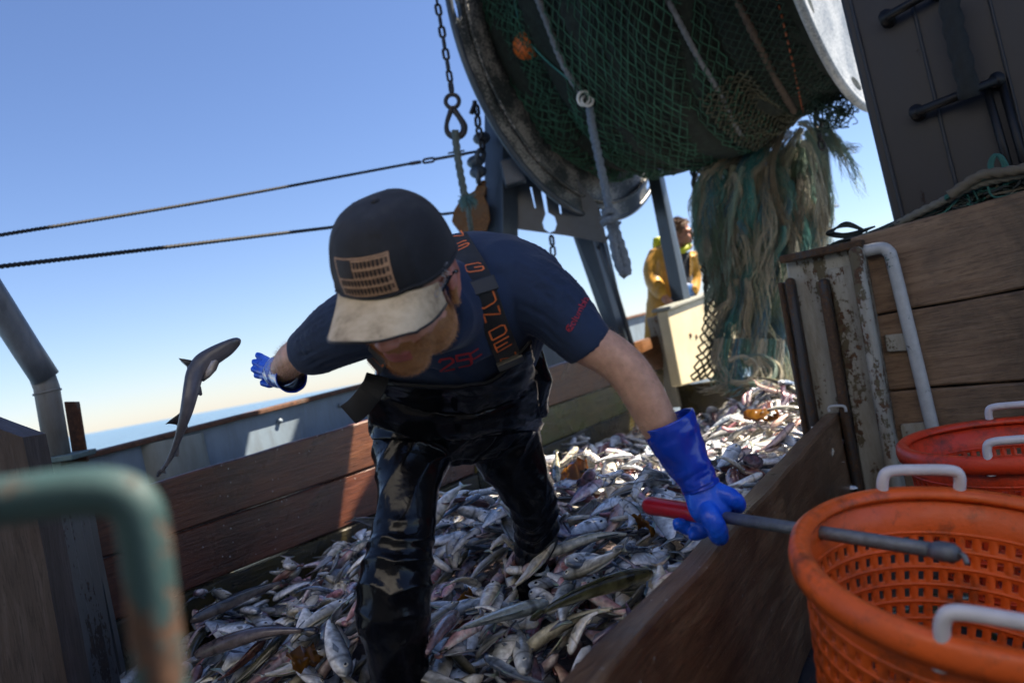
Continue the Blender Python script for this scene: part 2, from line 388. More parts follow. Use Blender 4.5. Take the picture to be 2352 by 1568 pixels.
for px in (405, 1180):
    c = on_t(px, 1052 - (px - 190) * 0.256 + 60, BT); s_ = c.dot(S); top = a + dirb * ((s_ - a.dot(S)) / dirb.dot(S)); mb = MB(); ring = []
    for k in range(9): th = math.pi * k / 8; ring.append((math.cos(th) * 0.14, math.sin(th) * 0.055))
    vs = [top + S * x + T * y - upn * (0.012 + h) for h in (0, 0.9) for x, y in ring]
    mb.add(vs, [(k, k + 1, 10 + k, 9 + k) for k in range(8)] + [tuple(range(8, -1, -1))]); mb.build('stiffener', pale_m, bul, auto=50)
for px in (640, 780):
    c = on_t(px, 1052 - (px - 190) * 0.256 + 30, BT); mb = MB(); tube(mb, [c, c + T * 0.016], 0.012, 8); mb.build('bolt', blue_m, bul)

# ------------------------------------------------------------------ pen wall of boards
W1 = wood('pen_board_dark', (0.055, 0.018, 0.008), (0.105, 0.036, 0.014), (0.17, 0.064, 0.024), stain_amt=0.55, rough=0.42, specks=0.8)
W2 = wood('pen_board_red', (0.050, 0.014, 0.007), (0.095, 0.028, 0.012), (0.15, 0.048, 0.020), stain_amt=0.6, rough=0.4, specks=0.8)
WG = wood('pen_board_green', (0.06, 0.045, 0.010), (0.11, 0.085, 0.018), (0.17, 0.12, 0.03), stain_amt=0.6, rough=0.35, moss=(0.085, 0.10, 0.012), specks=0.5)
WO = wood('pen_board_orange', (0.085, 0.036, 0.014), (0.15, 0.065, 0.024), (0.20, 0.09, 0.035), stain_amt=0.4, rough=0.4, specks=0.8)
WB = wood('pen_board_black', (0.012, 0.012, 0.009), (0.022, 0.019, 0.012), (0.05, 0.038, 0.015), stain_amt=0.5, rough=0.3, moss=(0.05, 0.04, 0.008))
PT = -2.45
wall = thing('pen_wall', ST(3.5, PT, DECKZ), 'wall of wet brown boards stacked along the bulwark behind the fish', 'wooden wall')
seam = [((150, 1166), (1512, 768)), ((150, 1307), (1512, 848)), ((150, 1466), (1512, 914))]
def seam3(i, px):
    (x0, y0), (x1, y1) = seam[i]; p0, p1 = on_t(x0, y0, PT), on_t(x1, y1, PT); c = on_t(px, y0 + (y1 - y0) * (px - x0) / (x1 - x0), PT)
    f = (c - p0).dot(S) / (p1 - p0).dot(S); return p0.lerp(p1, f)
gap = Z * 0.004
for k, (xa, xb, ms) in enumerate([(150, 1075, (W1, W2, WB)), (1079, 1512, (WO, WG, WB))]):
    for i in range(3):
        tl, tr = seam3(i, xa), seam3(i, xb)
        if i < 2: bl, br = seam3(i + 1, xa) + gap, seam3(i + 1, xb) + gap
        else: bl, br = tl - Z * 0.26, tr - Z * 0.26
        off = T * random.uniform(-0.006, 0.006) + (T * 0.012 if i == 2 else T * 0)
        plank('plank', tl + off, tr + off, bl + off, br + off, 0.045, ms[i], wall, seed=k * 3 + i, nx=40)

# right-hand board with worn top edge, nearest the baskets
WR = wood('pen_board_near', (0.075, 0.036, 0.017), (0.14, 0.074, 0.036), (0.25, 0.16, 0.088), stain=(0.026, 0.012, 0.008), stain_amt=0.7, rough=0.45, specks=0.5, scuff=(0.21, 0.15, 0.10))
near = thing('pen_board', ST(1.8, -0.54, DECKZ), 'thick worn brown board between the fish and the orange baskets', 'board')
i0, i1 = Pz(1262, 1590, 0.585), Pz(1886, 951, 0.585); o0, o1 = Pz(1348, 1590, 0.585), Pz(1938, 936, 0.585)
ex = (i1 - i0).normalized(); i0 = i0 - ex * 0.5; o0 = o0 - ex * 0.5; th_ = 0.056
nT = T
plank('plank', o1, o0, o1 - Z * 0.42, o0 - Z * 0.42, th_, WR, near, seed=21, nx=60, nzv=10, wob=0.004, back=-1 if (o0 - o1).cross(Z).dot(T) > 0 else 1)

# ------------------------------------------------------------------ far end of the pen
FS = 5.95
far = thing('end_board', ST(FS, -1.6, DECKZ), 'dark low timber across the far end of the pen below the frayed rope', 'timber')
tl, tr = on_s(1562, 884, FS), on_s(1905, 838, FS); plank('plank', tl, tr, tl - Z * 0.5, tr - Z * 0.5, 0.08, WB, far, seed=31)
cream_m = paint('cream_paint', (0.62, 0.55, 0.36), amt=0.2, scale=5, rough=0.5, rust=(0.25, 0.13, 0.05), dirt_amt=0.12, dirt=(0.3, 0.24, 0.15))
CT = -2.15
lock = thing('gate_panel', ST(6.6, CT, DECKZ), 'sunlit cream steel panel at the pen corner under the crewman\'s hand', 'panel')
A = on_t(1532, 713, CT); B = on_t(1632, 676, CT); C_ = on_t(1566, 886, CT); D_ = on_t(1680, 855, CT)
mb = MB(); B2 = B + (B - A) * 0.6; D2 = D_ + (D_ - C_) * 0.4
vs = [A, B2, D2, C_]; vs += [q - T * 0.08 for q in vs]
mb.add(vs, [(0, 3, 2, 1), (4, 5, 6, 7), (0, 1, 5, 4), (3, 7, 6, 2), (0, 4, 7, 3), (1, 2, 6, 5)]); o = mb.build('plate', cream_m, lock, False); bevel(o, 0.01)
mb = MB(); box(mb, (A + B2) / 2 + Z * 0.012 - T * 0.04, (B2 - A) / 2 + S * 0.02, T * 0.07, Z * 0.012); bevel(mb.build('cap', pale_m, lock, False), 0.006)
for dx in (0.0, 0.1):
    q = on_t(1585, 770, CT) + S * dx * 1.2 - Z * dx * 0.2; mb = MB(); tube(mb, [q, q + T * 0.008], 0.018, 7); mb.build('rust_bolt', rust_m, lock)
grey_m = paint('stanchion_paint', (0.30, 0.29, 0.25), amt=0.5, scale=6, rough=0.5, rust=(0.12, 0.06, 0.03))
stn = thing('stanchion', on_t(1545, 930, PT + 0.03), 'grey slotted steel stanchion with two rod loops at the far pen corner', 'stanchion')
t0, b0_ = on_t(1500, 728, PT + 0.03), on_t(1552, 935, PT + 0.03); axs = (t0 - b0_).normalized()
for k, (dx, wv) in enumerate([(0.0, 0.02), (0.15, 0.018), (0.27, 0.022)]):
    mb = MB(); box(mb, (t0 + b0_) / 2 + S * dx + axs * (0.01 * k) , axs * (t0 - b0_).length / 2, S * wv, T * 0.05); bevel(mb.build('flange', grey_m, stn, False), 0.006)
mb = MB(); box(mb, (t0 + b0_) / 2 + S * 0.14 - T * 0.035, axs * ((t0 - b0_).length / 2 - 0.02), S * 0.15, T * 0.01); mb.build('web', grey_m, stn, False)
for dx in (-0.06, 0.09):
    q = t0 + S * dx + T * 0.075; h = axs * 0.32; mb = MB()
    tube(mb, spline([q - h, q - h * 0.2, q + axs * 0.02, q + S * 0.05 + axs * 0.05, q + S * 0.10 + axs * 0.02, q + S * 0.10 - h * 0.2, q + S * 0.10 - h], 6), 0.013, 8); mb.build('rod_loop', grey_m, stn)

# ------------------------------------------------------------------ timber wall across the boat on the right, with its steel post
WW = wood('cross_board', (0.12, 0.070, 0.040), (0.20, 0.128, 0.076), (0.28, 0.19, 0.12), stain=(0.03, 0.022, 0.016), stain_amt=0.75, rough=0.65, scuff=(0.10, 0.075, 0.055))
WS = 3.09
dark0_m = simple('gap_dark', (0.012, 0.012, 0.014), 0.7)
cross = thing('timber_wall', ST(WS, 0.3, DECKZ), 'weathered grey-brown plank wall behind the orange baskets', 'wooden wall')
rows = [((1960, 548), (2352, 440)), ((1960, 735), (2352, 666)), ((1960, 903), (2352, 873)), ((1960, 1068), (2352, 1074))]
for i in range(3):
    c = []
    for (x0, y0), (x1, y1) in (rows[i], rows[i + 1]):
        p0, p1 = on_s(x0, y0, WS), on_s(x1, y1, WS); c += [p0, p0 + (p1 - p0) * 2.8]
    gp = Z * 0.007; plank('plank', c[0], c[1], c[2] + gp, c[3] + gp, 0.05, WW, cross, seed=41 + i, nx=40, wob=0.004)
mb = MB(); box(mb, ST(WS + 0.075, 0.60, 0.72), T * 1.10, S * 0.008, Z * 0.36); mb.build('gap_blocker', dark0_m, cross, False)  # dark sheet added to keep sky from showing through the plank gaps
p0, p1 = on_s(1960, 1068, WS), on_s(2352, 1074, WS); e1 = p0 + (p1 - p0) * 2.8
plank('plank', p0, e1, p0 - Z * 0.26, e1 - Z * 0.26, 0.05, WW, cross, seed=47, nx=30)

post_m = paint('post_paint', (0.33, 0.33, 0.29), amt=0.62, scale=5.5, rough=0.5, rust=(0.085, 0.045, 0.022), under=(0.10, 0.085, 0.05), dirt=(0.13, 0.10, 0.055), dirt_amt=0.75)
edge_m = paint('post_dark', (0.030, 0.026, 0.024), amt=0.75, scale=9, rough=0.55, rust=(0.075, 0.040, 0.018))
white_m = paint('handle_white', (0.42, 0.44, 0.44), amt=0.42, scale=14, rough=0.4, under=(0.05, 0.13, 0.11), rust=(0.06, 0.035, 0.02), dirt_amt=0.2, streak=False)
stp = thing('slotted_post', ST(WS, -0.6, DECKZ), 'rusty pale steel post with vertical slots holding the end of the pen board', 'post')
PS = WS - 0.06
tA, tB = on_s(1799, 594, PS), on_s(1985, 556, PS); bA, bB = on_s(1886, 1110, PS), on_s(2082, 1110, PS)
H = (tA - bA).length; axp = (tA - bA).normalized(); wv = (tB - tA); wl = wv.length; wx = wv.normalized()
tA2 = tA; L_ = H + 0.2
def vbar(u0, u1, y0, y1, ztop, mat, name, bev=0.008, zlen=None):
    mb = MB(); c = tA + wx * wl * (u0 + u1) / 2 - S * (y0 + y1) / 2 - axp * (ztop + (zlen or L_ - ztop) / 2)
    box(mb, c, wx * wl * (u1 - u0) / 2, S * (y1 - y0) / 2, axp * ((zlen or L_ - ztop) / 2)); return bevel(mb.build(name, mat, stp, True, auto=30), bev, 3)
vbar(0.02, 0.99, -0.06, 0.0, 0.0, post_m, 'web')
vbar(-0.005, 1.0, -0.065, 0.055, -0.010, edge_m, 'cap', 0.006, 0.028)
vbar(-0.09, -0.02, -0.02, 0.05, 0.085, edge_m, 'flange', 0.018)
vbar(0.01, 0.12, 0.0, 0.06, 0.075, edge_m, 'flange', 0.02)
vbar(0.41, 0.53, 0.0, 0.065, 0.10, edge_m, 'flange', 0.022)
vbar(0.83, 1.0, -0.055, 0.075, 0.012, post_m, 'corner_angle', 0.02)
vbar(0.53, 0.82, 0.0, 0.012, 0.07, post_m, 'filler_plate', 0.004)
HS = WS - 0.08
hp = [on_s(1985, 577, HS), on_s(2022, 570, HS), on_s(2040, 578, HS), on_s(2051, 606, HS), on_s(2096, 790, HS), on_s(2146, 1000, HS)]
mb = MB(); tube(mb, spline(hp, 8), 0.0215, 14); o = mb.build('handrail', white_m, stp)
for (x0, y0, x1, y1) in ((2030, 770, 2100, 808), (2066, 975, 2135, 1012)):
    q = [on_s(x0, y0, HS + 0.012), on_s(x1, y0 - 6, HS + 0.012), on_s(x0 + 8, y1, HS + 0.012), on_s(x1 + 8, y1 - 4, HS + 0.012)]
    mb = MB(); vs = [q[0], q[1], q[3], q[2]]; vs += [p + S * 0.02 for p in vs]
    mb.add(vs, [(0, 1, 2, 3), (7, 6, 5, 4), (0, 4, 5, 1), (1, 5, 6, 2), (2, 6, 7, 3), (3, 7, 4, 0)]); bevel(mb.build('bracket', post_m, stp, False), 0.003)
mb = MB(); q = on_s(1905, 945, PS - 0.075); tube(mb, spline([q, q + Z * 0.012, q + wx * 0.01 + Z * 0.018, q + wx * 0.045 + Z * 0.016, q + wx * 0.055 + Z * 0.008, q + wx * 0.055 - Z * 0.006], 5), 0.005, 6)
tag(mb.build('staple', white_m), 'small pale bent staple on the end of the worn pen board', 'staple')

# ------------------------------------------------------------------ tall dark steel casing on the right
dark_m = paint('casing_dark', (0.006, 0.008, 0.014), amt=0.36, scale=3, rough=0.5, rust=(0.018, 0.010, 0.007), dirt_amt=0.4, dirt=(0.010, 0.006, 0.005))
DS = 3.36
cas = thing('steel_casing', ST(DS, 0.4, DECKZ), 'tall dark steel casing with rungs rising behind the plank wall', 'casing')
q0, q1 = on_s(1928, -10, DS), on_s(2060, 540, DS); ax_ = (q0 - q1).normalized(); q0 = q1 + ax_ * 4.5; q1 = q1 - ax_ * 0.9
mb = MB(); vs = [q0, q0 + T * 5.2, q1 + T * 5.2, q1]; vs += [p + S * 0.08 for p in vs]
mb.add(vs, [(0, 3, 2, 1), (4, 5, 6, 7), (0, 1, 5, 4), (3, 7, 6, 2), (0, 4, 7, 3), (1, 2, 6, 5)]); bevel(mb.build('plate', dark_m, cas, False), 0.01)
ov = [(-0.42, 2.20), (-0.8, 2.38), (-1.1, 2.44), (-1.4, 2.60), (-1.75, 2.74), (-2.0, 2.88), (-2.2, 3.0), (-2.6, 3.18), (-2.6, 5.4), (-0.42, 5.4)]  # unseen plate added above the view, outlined to shade pen wall and bulwark
plate2d('shade_plate', ov, [], S * (DS + 0.04), T, Z, 0.07, dark_m, cas)
iron_m = simple('black_iron', (0.006, 0.006, 0.007), 0.5, 0.3, nscale=30)
for (xa, ya, xb, yb) in ((2105, 258, 2290, 185), (2035, 40, 2150, -25)):
    a_, b_ = on_s(xa, ya, DS - 0.07), on_s(xb, yb, DS - 0.07); mb = MB(); tube(mb, [a_, b_], 0.016, 10)
    for e_ in (a_, b_): tube(mb, [e_ + Z * 0.005, e_ + S * 0.09], 0.026, 10)
    mb.build('rung', iron_m, cas)
for px in (2010, 2150, 2330):
    a_, b_ = on_s(px - 60, -10, DS - 0.004), on_s(px + 70, 520, DS - 0.004); mb = MB(); tube(mb, resample([a_, b_], 60), [0.006 + 0.002 * random.random() for _ in range(60)], 6); mb.build('weld_seam', dark_m, cas)
for px, py in ():
    a_ = on_s(px, py, DS); mb = MB(); tube(mb, [a_, a_ - S * 0.014], 0.016, 6); mb.build('bolt', dark_m, cas)
for px in (2262, 2300):
    a_, b_ = on_s(px, 190, DS - 0.04), on_s(px + 80, 470, DS - 0.04); mb = MB(); tube(mb, [a_, b_], 0.014, 8); mb.build('pipe', iron_m, cas)
dr_m = simple('dark_rope', (0.014, 0.017, 0.018), 0.9, nscale=60, bstr=0.6)
mb = MB(); pts = spline([on_s(2178, -15, DS - 0.12), on_s(2190, 60, DS - 0.12), on_s(2212, 150, DS - 0.12), on_s(2228, 225, DS - 0.10)], 8); rope(mb, pts, 0.032)
tag(mb.build('hanging_rope', dr_m), 'thick dark rope hanging in the shade over a rung of the casing', 'rope')

# ------------------------------------------------------------------ left edge: timber, slots, bent pipe
LT = wood('left_timber', (0.030, 0.022, 0.019), (0.058, 0.044, 0.038), (0.11, 0.092, 0.085), stain=(0.035, 0.014, 0.009), stain_amt=0.6, rough=0.6, axis=2)
tim = thing('timber_post', P(60, 1568, 1.75), 'grey-topped weathered upright timber at the near pen corner', 'timber')
d0 = 1.75; a1, a2, a3, a4 = P(-90, 950, d0), P(52, 1004, d0), P(-90, 1700, d0), P(172, 1660, d0)
mb = MB(); nxx, nzz = 5, 26; M0 = Matrix.Translation(a3); vs = []; fs = []
for j in range(nzz + 1):
    for i in range(nxx + 1):
        q = a3.lerp(a4, i / nxx).lerp(a1.lerp(a2, i / nxx), j / nzz); q = q + FW * (noise.noise(q * 9) * 0.004); vs.append(q - a3)
nn = len(vs); vs += [v + FW * 0.07 + RT * 0.01 for v in vs]
for j in range(nzz):
    for i in range(nxx):
        k = j * (nxx + 1) + i; fs.append((k, k + 1, k + nxx + 2, k + nxx + 1)); fs.append(tuple(nn + z for z in (k + nxx + 1, k + nxx + 2, k + 1, k)))
for j in range(nzz):
    k = j * (nxx + 1) + nxx; fs.append((k, k + nn, k + nn + nxx + 1, k + nxx + 1)); k = j * (nxx + 1); fs.append((k + nxx + 1, k + nn + nxx + 1, k + nn, k))
for i in range(nxx): k = nzz * (nxx + 1) + i; fs.append((k, k + 1, k + 1 + nn, k + nn))
mb.add(vs, fs); mb.build('board', LT, tim, auto=40, matrix=M0)
slot_m = paint('slot_steel', (0.085, 0.085, 0.082), amt=0.6, scale=7, rough=0.45, rust=(0.045, 0.028, 0.018))
slt = thing('slotted_channel', P(160, 1500, 2.15), 'dark steel channel with upright slots at the left end of the pen wall', 'channel')
for (xa, xb, w_, d_) in ((108, 205, 12, 2.02), (142, 236, 6, 2.12), (160, 252, 9, 2.2), (180, 264, 7, 2.26)):
    a_, b_ = P(xa, 1120, d_), P(xb, 1600, d_ - 0.03); v_ = a_ - b_; mb = MB(); box(mb, (a_ + b_) / 2, v_ / 2, RT * (w_ / FPX * d_), FW * 0.05); bevel(mb.build('flange', slot_m, slt, False), 0.005)
a_, b_ = P(146, 1120, 2.3), P(244, 1600, 2.26); mb = MB(); box(mb, (a_ + b_) / 2, (a_ - b_) / 2, RT * 0.065, FW * 0.012); mb.build('web', slot_m, slt, False)
gp_m = paint('pipe_grey', (0.20, 0.20, 0.195), amt=0.3, scale=9, rough=0.5, rust=(0.11, 0.07, 0.045), dirt=(0.10, 0.085, 0.06), dirt_amt=0.6)
pip = thing('bent_pipe', P(160, 1046, 2.75), 'bent grey steel pipe rising from the bulwark rail out of frame', 'pipe')
r_p = 27 / FPX * 2.75
pp = [P(-120, 520, 2.45), P(-10, 690, 2.6), P(60, 800, 2.7)]
mb = MB(); tube(mb, pp + [P(105, 868, 2.74)], r_p * 1.12, 20); mb.build('upper_pipe', paint('pipe_upper', (0.13, 0.15, 0.18), amt=0.25, scale=9, rough=0.4, dirt_amt=0.4), pip)
mb = MB(); tube(mb, [P(92, 850, 2.73), P(107, 890, 2.75), P(134, 1049, 2.75)], r_p, 20); mb.build('lower_pipe', gp_m, pip)
mb = MB(); tube(mb, [P(108, 898, 2.75), P(109, 902, 2.75)], r_p * 1.12, 20); mb.build('weld_collar', gp_m, pip)
mb = MB(); cp = P(128, 1052, 2.75); box(mb, cp, RT * 0.10 + UP * 0.015, FW * 0.08, UP * 0.010); bevel(mb.build('base_plate', paint('green_plate', (0.10, 0.16, 0.16), amt=0.4, scale=9), pip, False), 0.004)
for px in (80, 112): 
    q = P(px, 1072, 2.72); mb = MB(); box(mb, q, RT * 0.02, FW * 0.04, UP * 0.025); bevel(mb.build('bracket', pale_m, pip, False), 0.004)
bar = thing('flat_bar', P(190, 1042, 2.85), 'short rusty upright flat bar beside the bent pipe', 'steel bar')
a_, b_ = P(165, 922, 2.85), P(187, 1060, 2.85); mb = MB(); box(mb, (a_ + b_) / 2, (a_ - b_) / 2, RT * 0.025, FW * 0.008); bevel(mb.build('bar', paint('bar_rust', (0.10, 0.08, 0.065), amt=0.9, scale=8, rough=0.7), bar, False), 0.003)

# ------------------------------------------------------------------ out-of-focus green pipe in front of the lens
green_m = paint('green_pipe', (0.012, 0.042, 0.046), amt=0.55, scale=14, rough=0.65, rust=(0.075, 0.038, 0.022), dirt_amt=0.5, dirt=(0.02, 0.06, 0.065), streak=False)
dp = 0.39
mb = MB(); tube(mb, spline([P(-160, 1174, dp), P(0, 1152, dp), P(160, 1132, dp), P(262, 1132, dp), P(312, 1164, dp), P(330, 1229, dp), P(345, 1344, dp), P(362, 1494, dp), P(380, 1654, dp), P(400, 1864, dp)], 10), 0.0122, 20)
tag(mb.build('pipe_handle', green_m), 'blurred green pipe handle with chipped paint right before the lens', 'pipe')
# ------------------------------------------------------------------ net reel
RC = Vector((0.829, 5.81, 3.17)); RAZ = R_(39.4); RA = Vector((math.cos(RAZ), -math.sin(RAZ), 0)); RD = Vector((math.sin(RAZ), math.cos(RAZ), 0)); RL = 1.87
steel_blue = paint('reel_frame_paint', (0.045, 0.062, 0.085), amt=0.22, scale=4, rough=0.32, rust=(0.05, 0.028, 0.018), dirt_amt=0.35, dirt=(0.015, 0.016, 0.018))
def flange_mat(name, col, frost, lo, hi):
    m, t, b = new_mat(name); v = coords(t); c = ramp(t, nz(t, v, 3, 5), [(0.3, tuple(x * 0.6 for x in col)), (0.7, col)])
    f = mth(t, 'ADD', mth(t, 'MULTIPLY', nz(t, v, 3.2, 5, 0.6), 0.5), mth(t, 'MULTIPLY', nz(t, v, 60, 3, 0.8), 0.5))
    c = mix(t, ramp(t, f, [(lo, g(0)), (hi, g(1))]), c, frost); setv(t, b.inputs['Base Color'], c); b.inputs['Roughness'].default_value = 0.45
    bump(t, b, f, 0.5, 0.006); return m
fl_m = flange_mat('flange_frosted', (0.030, 0.042, 0.048), (0.26, 0.26, 0.25), 0.49, 0.56)
fl2_m = flange_mat('flange_pale', (0.22, 0.26, 0.29), (0.52, 0.55, 0.56), 0.42, 0.6)
reel = thing('net_reel', RC - Z * 3.0, 'big net reel wound with dark green trawl net overhead', 'net reel')
def circ(r, n, x=0, y=0, sx=1, sy=1, rot=0, rev=False):
    o = []
    for k in range(n):
        th = 2 * math.pi * k / n; a_, b_ = r * sx * math.cos(th), r * sy * math.sin(th)
        o.append((x + a_ * math.cos(rot) - b_ * math.sin(rot), y + a_ * math.sin(rot) + b_ * math.cos(rot)))
    return o[::-1] if rev else o
holes = []
for k in range(8):
    an = R_(-100.2 + 8) + k * R_(39) - R_(0); holes.append(circ(0.05, 16, 1.262 * math.cos(an), 1.262 * math.sin(an), 1.7, 0.62, an + math.pi / 2, True))
AX3 = RD.cross(Z)                                # = RA
plate2d('flange', circ(1.30, 120), holes, RC, RD, Z, 0.03, fl_m, reel)
mb = MB(); tube(mb, [RC + (RD * math.cos(t_) + Z * math.sin(t_)) * 1.312 for t_ in np.linspace(0, 2 * math.pi, 120, endpoint=False)], 0.022, 10, closed=True); mb.build('flange_rim', steel_blue, reel)
mb = MB(); tube(mb, [RC + RA * 0.03 + (RD * math.cos(t_) + Z * math.sin(t_)) * 1.19 for t_ in np.linspace(0, 2 * math.pi, 120, endpoint=False)], 0.014, 8, closed=True); mb.build('weld_ring', fl_m, reel)
plate2d('flange', circ(1.115, 120), [circ(0.05, 16, 1.03 * math.cos(q), 1.03 * math.sin(q), 1.8, 0.6, q + math.pi / 2, True) for q in (R_(-100), R_(-60), R_(-140), R_(180))], RC + RA * RL, RD, Z, 0.035, fl2_m, reel)
mb = MB(); tube(mb, [RC + RA * RL + (RD * math.cos(t_) + Z * math.sin(t_)) * 1.12 for t_ in np.linspace(0, 2 * math.pi, 120, endpoint=False)], 0.026, 10, closed=True); mb.build('flange_rim', fl2_m, reel)
RP = [(0.0, 0.98), (0.12, 1.02), (0.37, 1.085), (0.55, 1.11), (0.8, 1.15), (1.114, 1.144), (1.41, 1.02), (1.6, 0.99), (1.8, 0.97)]
def rprof(L):
    for (a_, ra), (b_, rb) in zip(RP, RP[1:]):
        if L <= b_: f = (L - a_) / (b_ - a_); f = max(0, min(1, f)); f = f * f * (3 - 2 * f); return ra + (rb - ra) * f
    return RP[-1][1]
def surf(L, th, off=0.0):
    r = rprof(L) + off
    fold = 0.40 + 0.16 * math.sin(th * 1.3 + 0.4)
    r -= 0.11 * math.exp(-((L - fold) / 0.06) ** 2) + 0.05 * math.exp(-((L - fold - 0.85 - 0.1 * math.cos(th * 2)) / 0.05) ** 2)
    r += (0.03 + 0.035 * (L < 0.62)) * noise.noise(Vector((L * 3.4, th * 2.0, 1))) + 0.012 * noise.noise(Vector((L * 11, th * 6, 4))) + 0.028 * (1 - 2 * abs(noise.noise(Vector((L * 5.5 + 0.5 * math.sin(th * 1.5), th * 0.9, 8))))) - 0.014
    return RC + RA * L + (RD * math.cos(th) + Z * math.sin(th)) * r
def netbase():
    m, t, b = new_mat('net_mass'); v = coords(t); f = nz(t, v, 26, 6, 0.75)
    setv(t, b.inputs['Base Color'], ramp(t, f, [(0.35, (0.004, 0.007, 0.006)), (0.55, (0.010, 0.022, 0.017)), (0.75, (0.022, 0.032, 0.022))])); b.inputs['Roughness'].default_value = 0.8
    bump(t, b, nz(t, v, 90, 4, 0.8), 0.9, 0.012); return m
mb = MB(); nL, nT = 60, 150; vs = [surf(0.02 + 1.78 * i / nL, 2 * math.pi * k / nT, -0.012) for i in range(nL + 1) for k in range(nT)]
mb.add(vs, [(i * nT + k, i * nT + (k + 1) % nT, (i + 1) * nT + (k + 1) % nT, (i + 1) * nT + k) for i in range(nL) for k in range(nT)])
o = mb.build('net_roll', netbase(), reel); net_bvh = bvh_of(o.data)
tw1 = simple('twine_green', (0.032, 0.125, 0.080), 0.75, var=0.5, nscale=9, bstr=0)
tw2 = simple('twine_dark', (0.014, 0.042, 0.030), 0.75, var=0.5, nscale=9, bstr=0)
tw3 = simple('twine_olive', (0.065, 0.068, 0.042), 0.7, var=0.4, nscale=9, bstr=0)
def twine(L0, L1, w, hgt, off, r, mat, jit, name, th0=-3.75, th1=-0.55, skew=0.0):
    mb = MB(); nl = int((L1 - L0) / w); nh = int((th1 - th0) * 1.1 / (hgt / 2))
    for i in range(nl):
        pts = []
        for j in range(nh + 1):
            th = th0 + (th1 - th0) * j / nh; sgn = 1 if (i + j) % 2 else -1
            q = Vector((i * 0.37, j * 0.21, off * 50)); L = L0 + (i + 0.5) * w + sgn * w * 0.46 + noise.noise(q) * jit + skew * math.sin(th * 2.2 + L0 * 3)
            pts.append(surf(min(1.79, max(0.01, L)), th + noise.noise(q + Vector((9, 3, 2))) * jit * 1.2, off + random.uniform(0, 0.012)))
        tube(mb, pts, r, 4, False)
    o = mb.build(name, mat, reel); o['kind'] = 'stuff'; return o
twine(0.46, 1.36, 0.030, 0.105, 0.004, 0.0034, tw1, 0.022, 'netting', skew=0.03)
twine(0.46, 1.38, 0.026, 0.090, -0.004, 0.0042, tw2, 0.026, 'netting', skew=0.02)
twine(0.02, 0.42, 0.038, 0.085, 0.004, 0.0032, tw1, 0.035, 'netting', skew=0.06)
twine(0.02, 0.46, 0.034, 0.075, -0.006, 0.0036, tw1, 0.04, 'netting', skew=0.03)
twine(1.16, 1.46, 0.030, 0.050, 0.008, 0.0065, tw3, 0.008, 'netting', -2.2, -0.9)
twine(1.40, 1.78, 0.030, 0.055, 0.004, 0.0045, tw2, 0.010, 'netting')
def on_net(px, py, lift=0.02):
    h = net_bvh.ray_cast(CAM, ray(px, py).normalized())
    return h[0] + h[1] * lift if h[0] is not None else P(px, py, 5.1)
rg_m = simple('grey_rope', (0.15, 0.165, 0.185), 0.85, var=0.4, nscale=40, bstr=0.6)
rb_m = simple('brown_rope', (0.075, 0.055, 0.042), 0.85, var=0.4, nscale=40, bstr=0.6)
for name, px, r, mt in (('lashing_rope', [(1228, -30), (1240, 0), (1265, 60), (1290, 130), (1320, 190), (1348, 226)], 0.022, rg_m),
                    ('lashing_rope', [(1520, -30), (1535, 0), (1565, 60), (1600, 130), (1650, 215), (1690, 290), (1714, 322), (1733, 338)], 0.015, rg_m),
                    ('selvedge_rope', [(1690, -10), (1740, 90), (1790, 190), (1822, 250)], 0.020, rb_m)):
    mb = MB(); rope(mb, spline([on_net(x, y, r * 0.8) for x, y in px], 8), r); mb.build(name, mt, reel)
mb = MB(); tube(mb, spline([on_net(x, y, 0.012) for x, y in [(1180, -20), (1190, 20), (1203, 70), (1232, 110), (1262, 142), (1310, 182)]], 8), 0.006, 5); mb.build('teal_twine', simple('teal', (0.03, 0.17, 0.16), 0.7), reel)
om = simple('orange_stitch', (0.26, 0.07, 0.025), 0.7)
pts = resample(spline([on_net(x, y, 0.012) for x, y in [(1782, -10), (1800, 60), (1822, 150), (1838, 230), (1846, 262)]], 10), 50); mb = MB()
for i in range(0, 48, 2): tube(mb, [pts[i], pts[i + 1]], 0.006, 5)
mb.build('stitching', om, reel)
fq = on_net(1213, 104, 0.02); mb = MB(); ellipsoid(mb, Matrix.Translation(fq), (0.083, 0.083, 0.088))
tag(mb.build('net_float', simple('float_orange', (0.62, 0.14, 0.02), 0.5, var=0.3, nscale=20)), 'orange ball float caught under the netting of the reel', 'float')
mb = MB()
for k in range(5):
    pts = []
    for j in range(9):
        a_ = -1 + 2 * j / 8; b_ = -0.8 + 0.4 * k + (0.2 if j % 2 else -0.2) * 0.9; q = fq + RT * (0.1 * a_) + UP * (0.1 * b_); d_ = (0.098 ** 2 - min(0.009, (0.1 * a_) ** 2 + (0.1 * b_) ** 2)) ** 0.5; pts.append(q - FW * d_)
    tube(mb, pts, 0.004, 4, False)
mb.build('float_netting', tw2, reel)
# loose torn meshes by the pale flange
mb = MB(); b0 = P(1905, 235, 4.75)
for k in range(70):
    a_ = P(random.uniform(1850, 1965), random.uniform(195, 260), random.uniform(4.7, 4.9)); c = P(random.uniform(1860, 1960), random.uniform(230, 300), random.uniform(4.65, 4.9)); mid = (a_ + c) / 2 + Vector((random.uniform(-.08, .08), random.uniform(-.05, .05), random.uniform(-.10, .02)))
    tube(mb, spline([a_, mid, c], 6), 0.0035, 4, False)
o = mb.build('torn_netting', tw2, reel); o['kind'] = 'stuff'

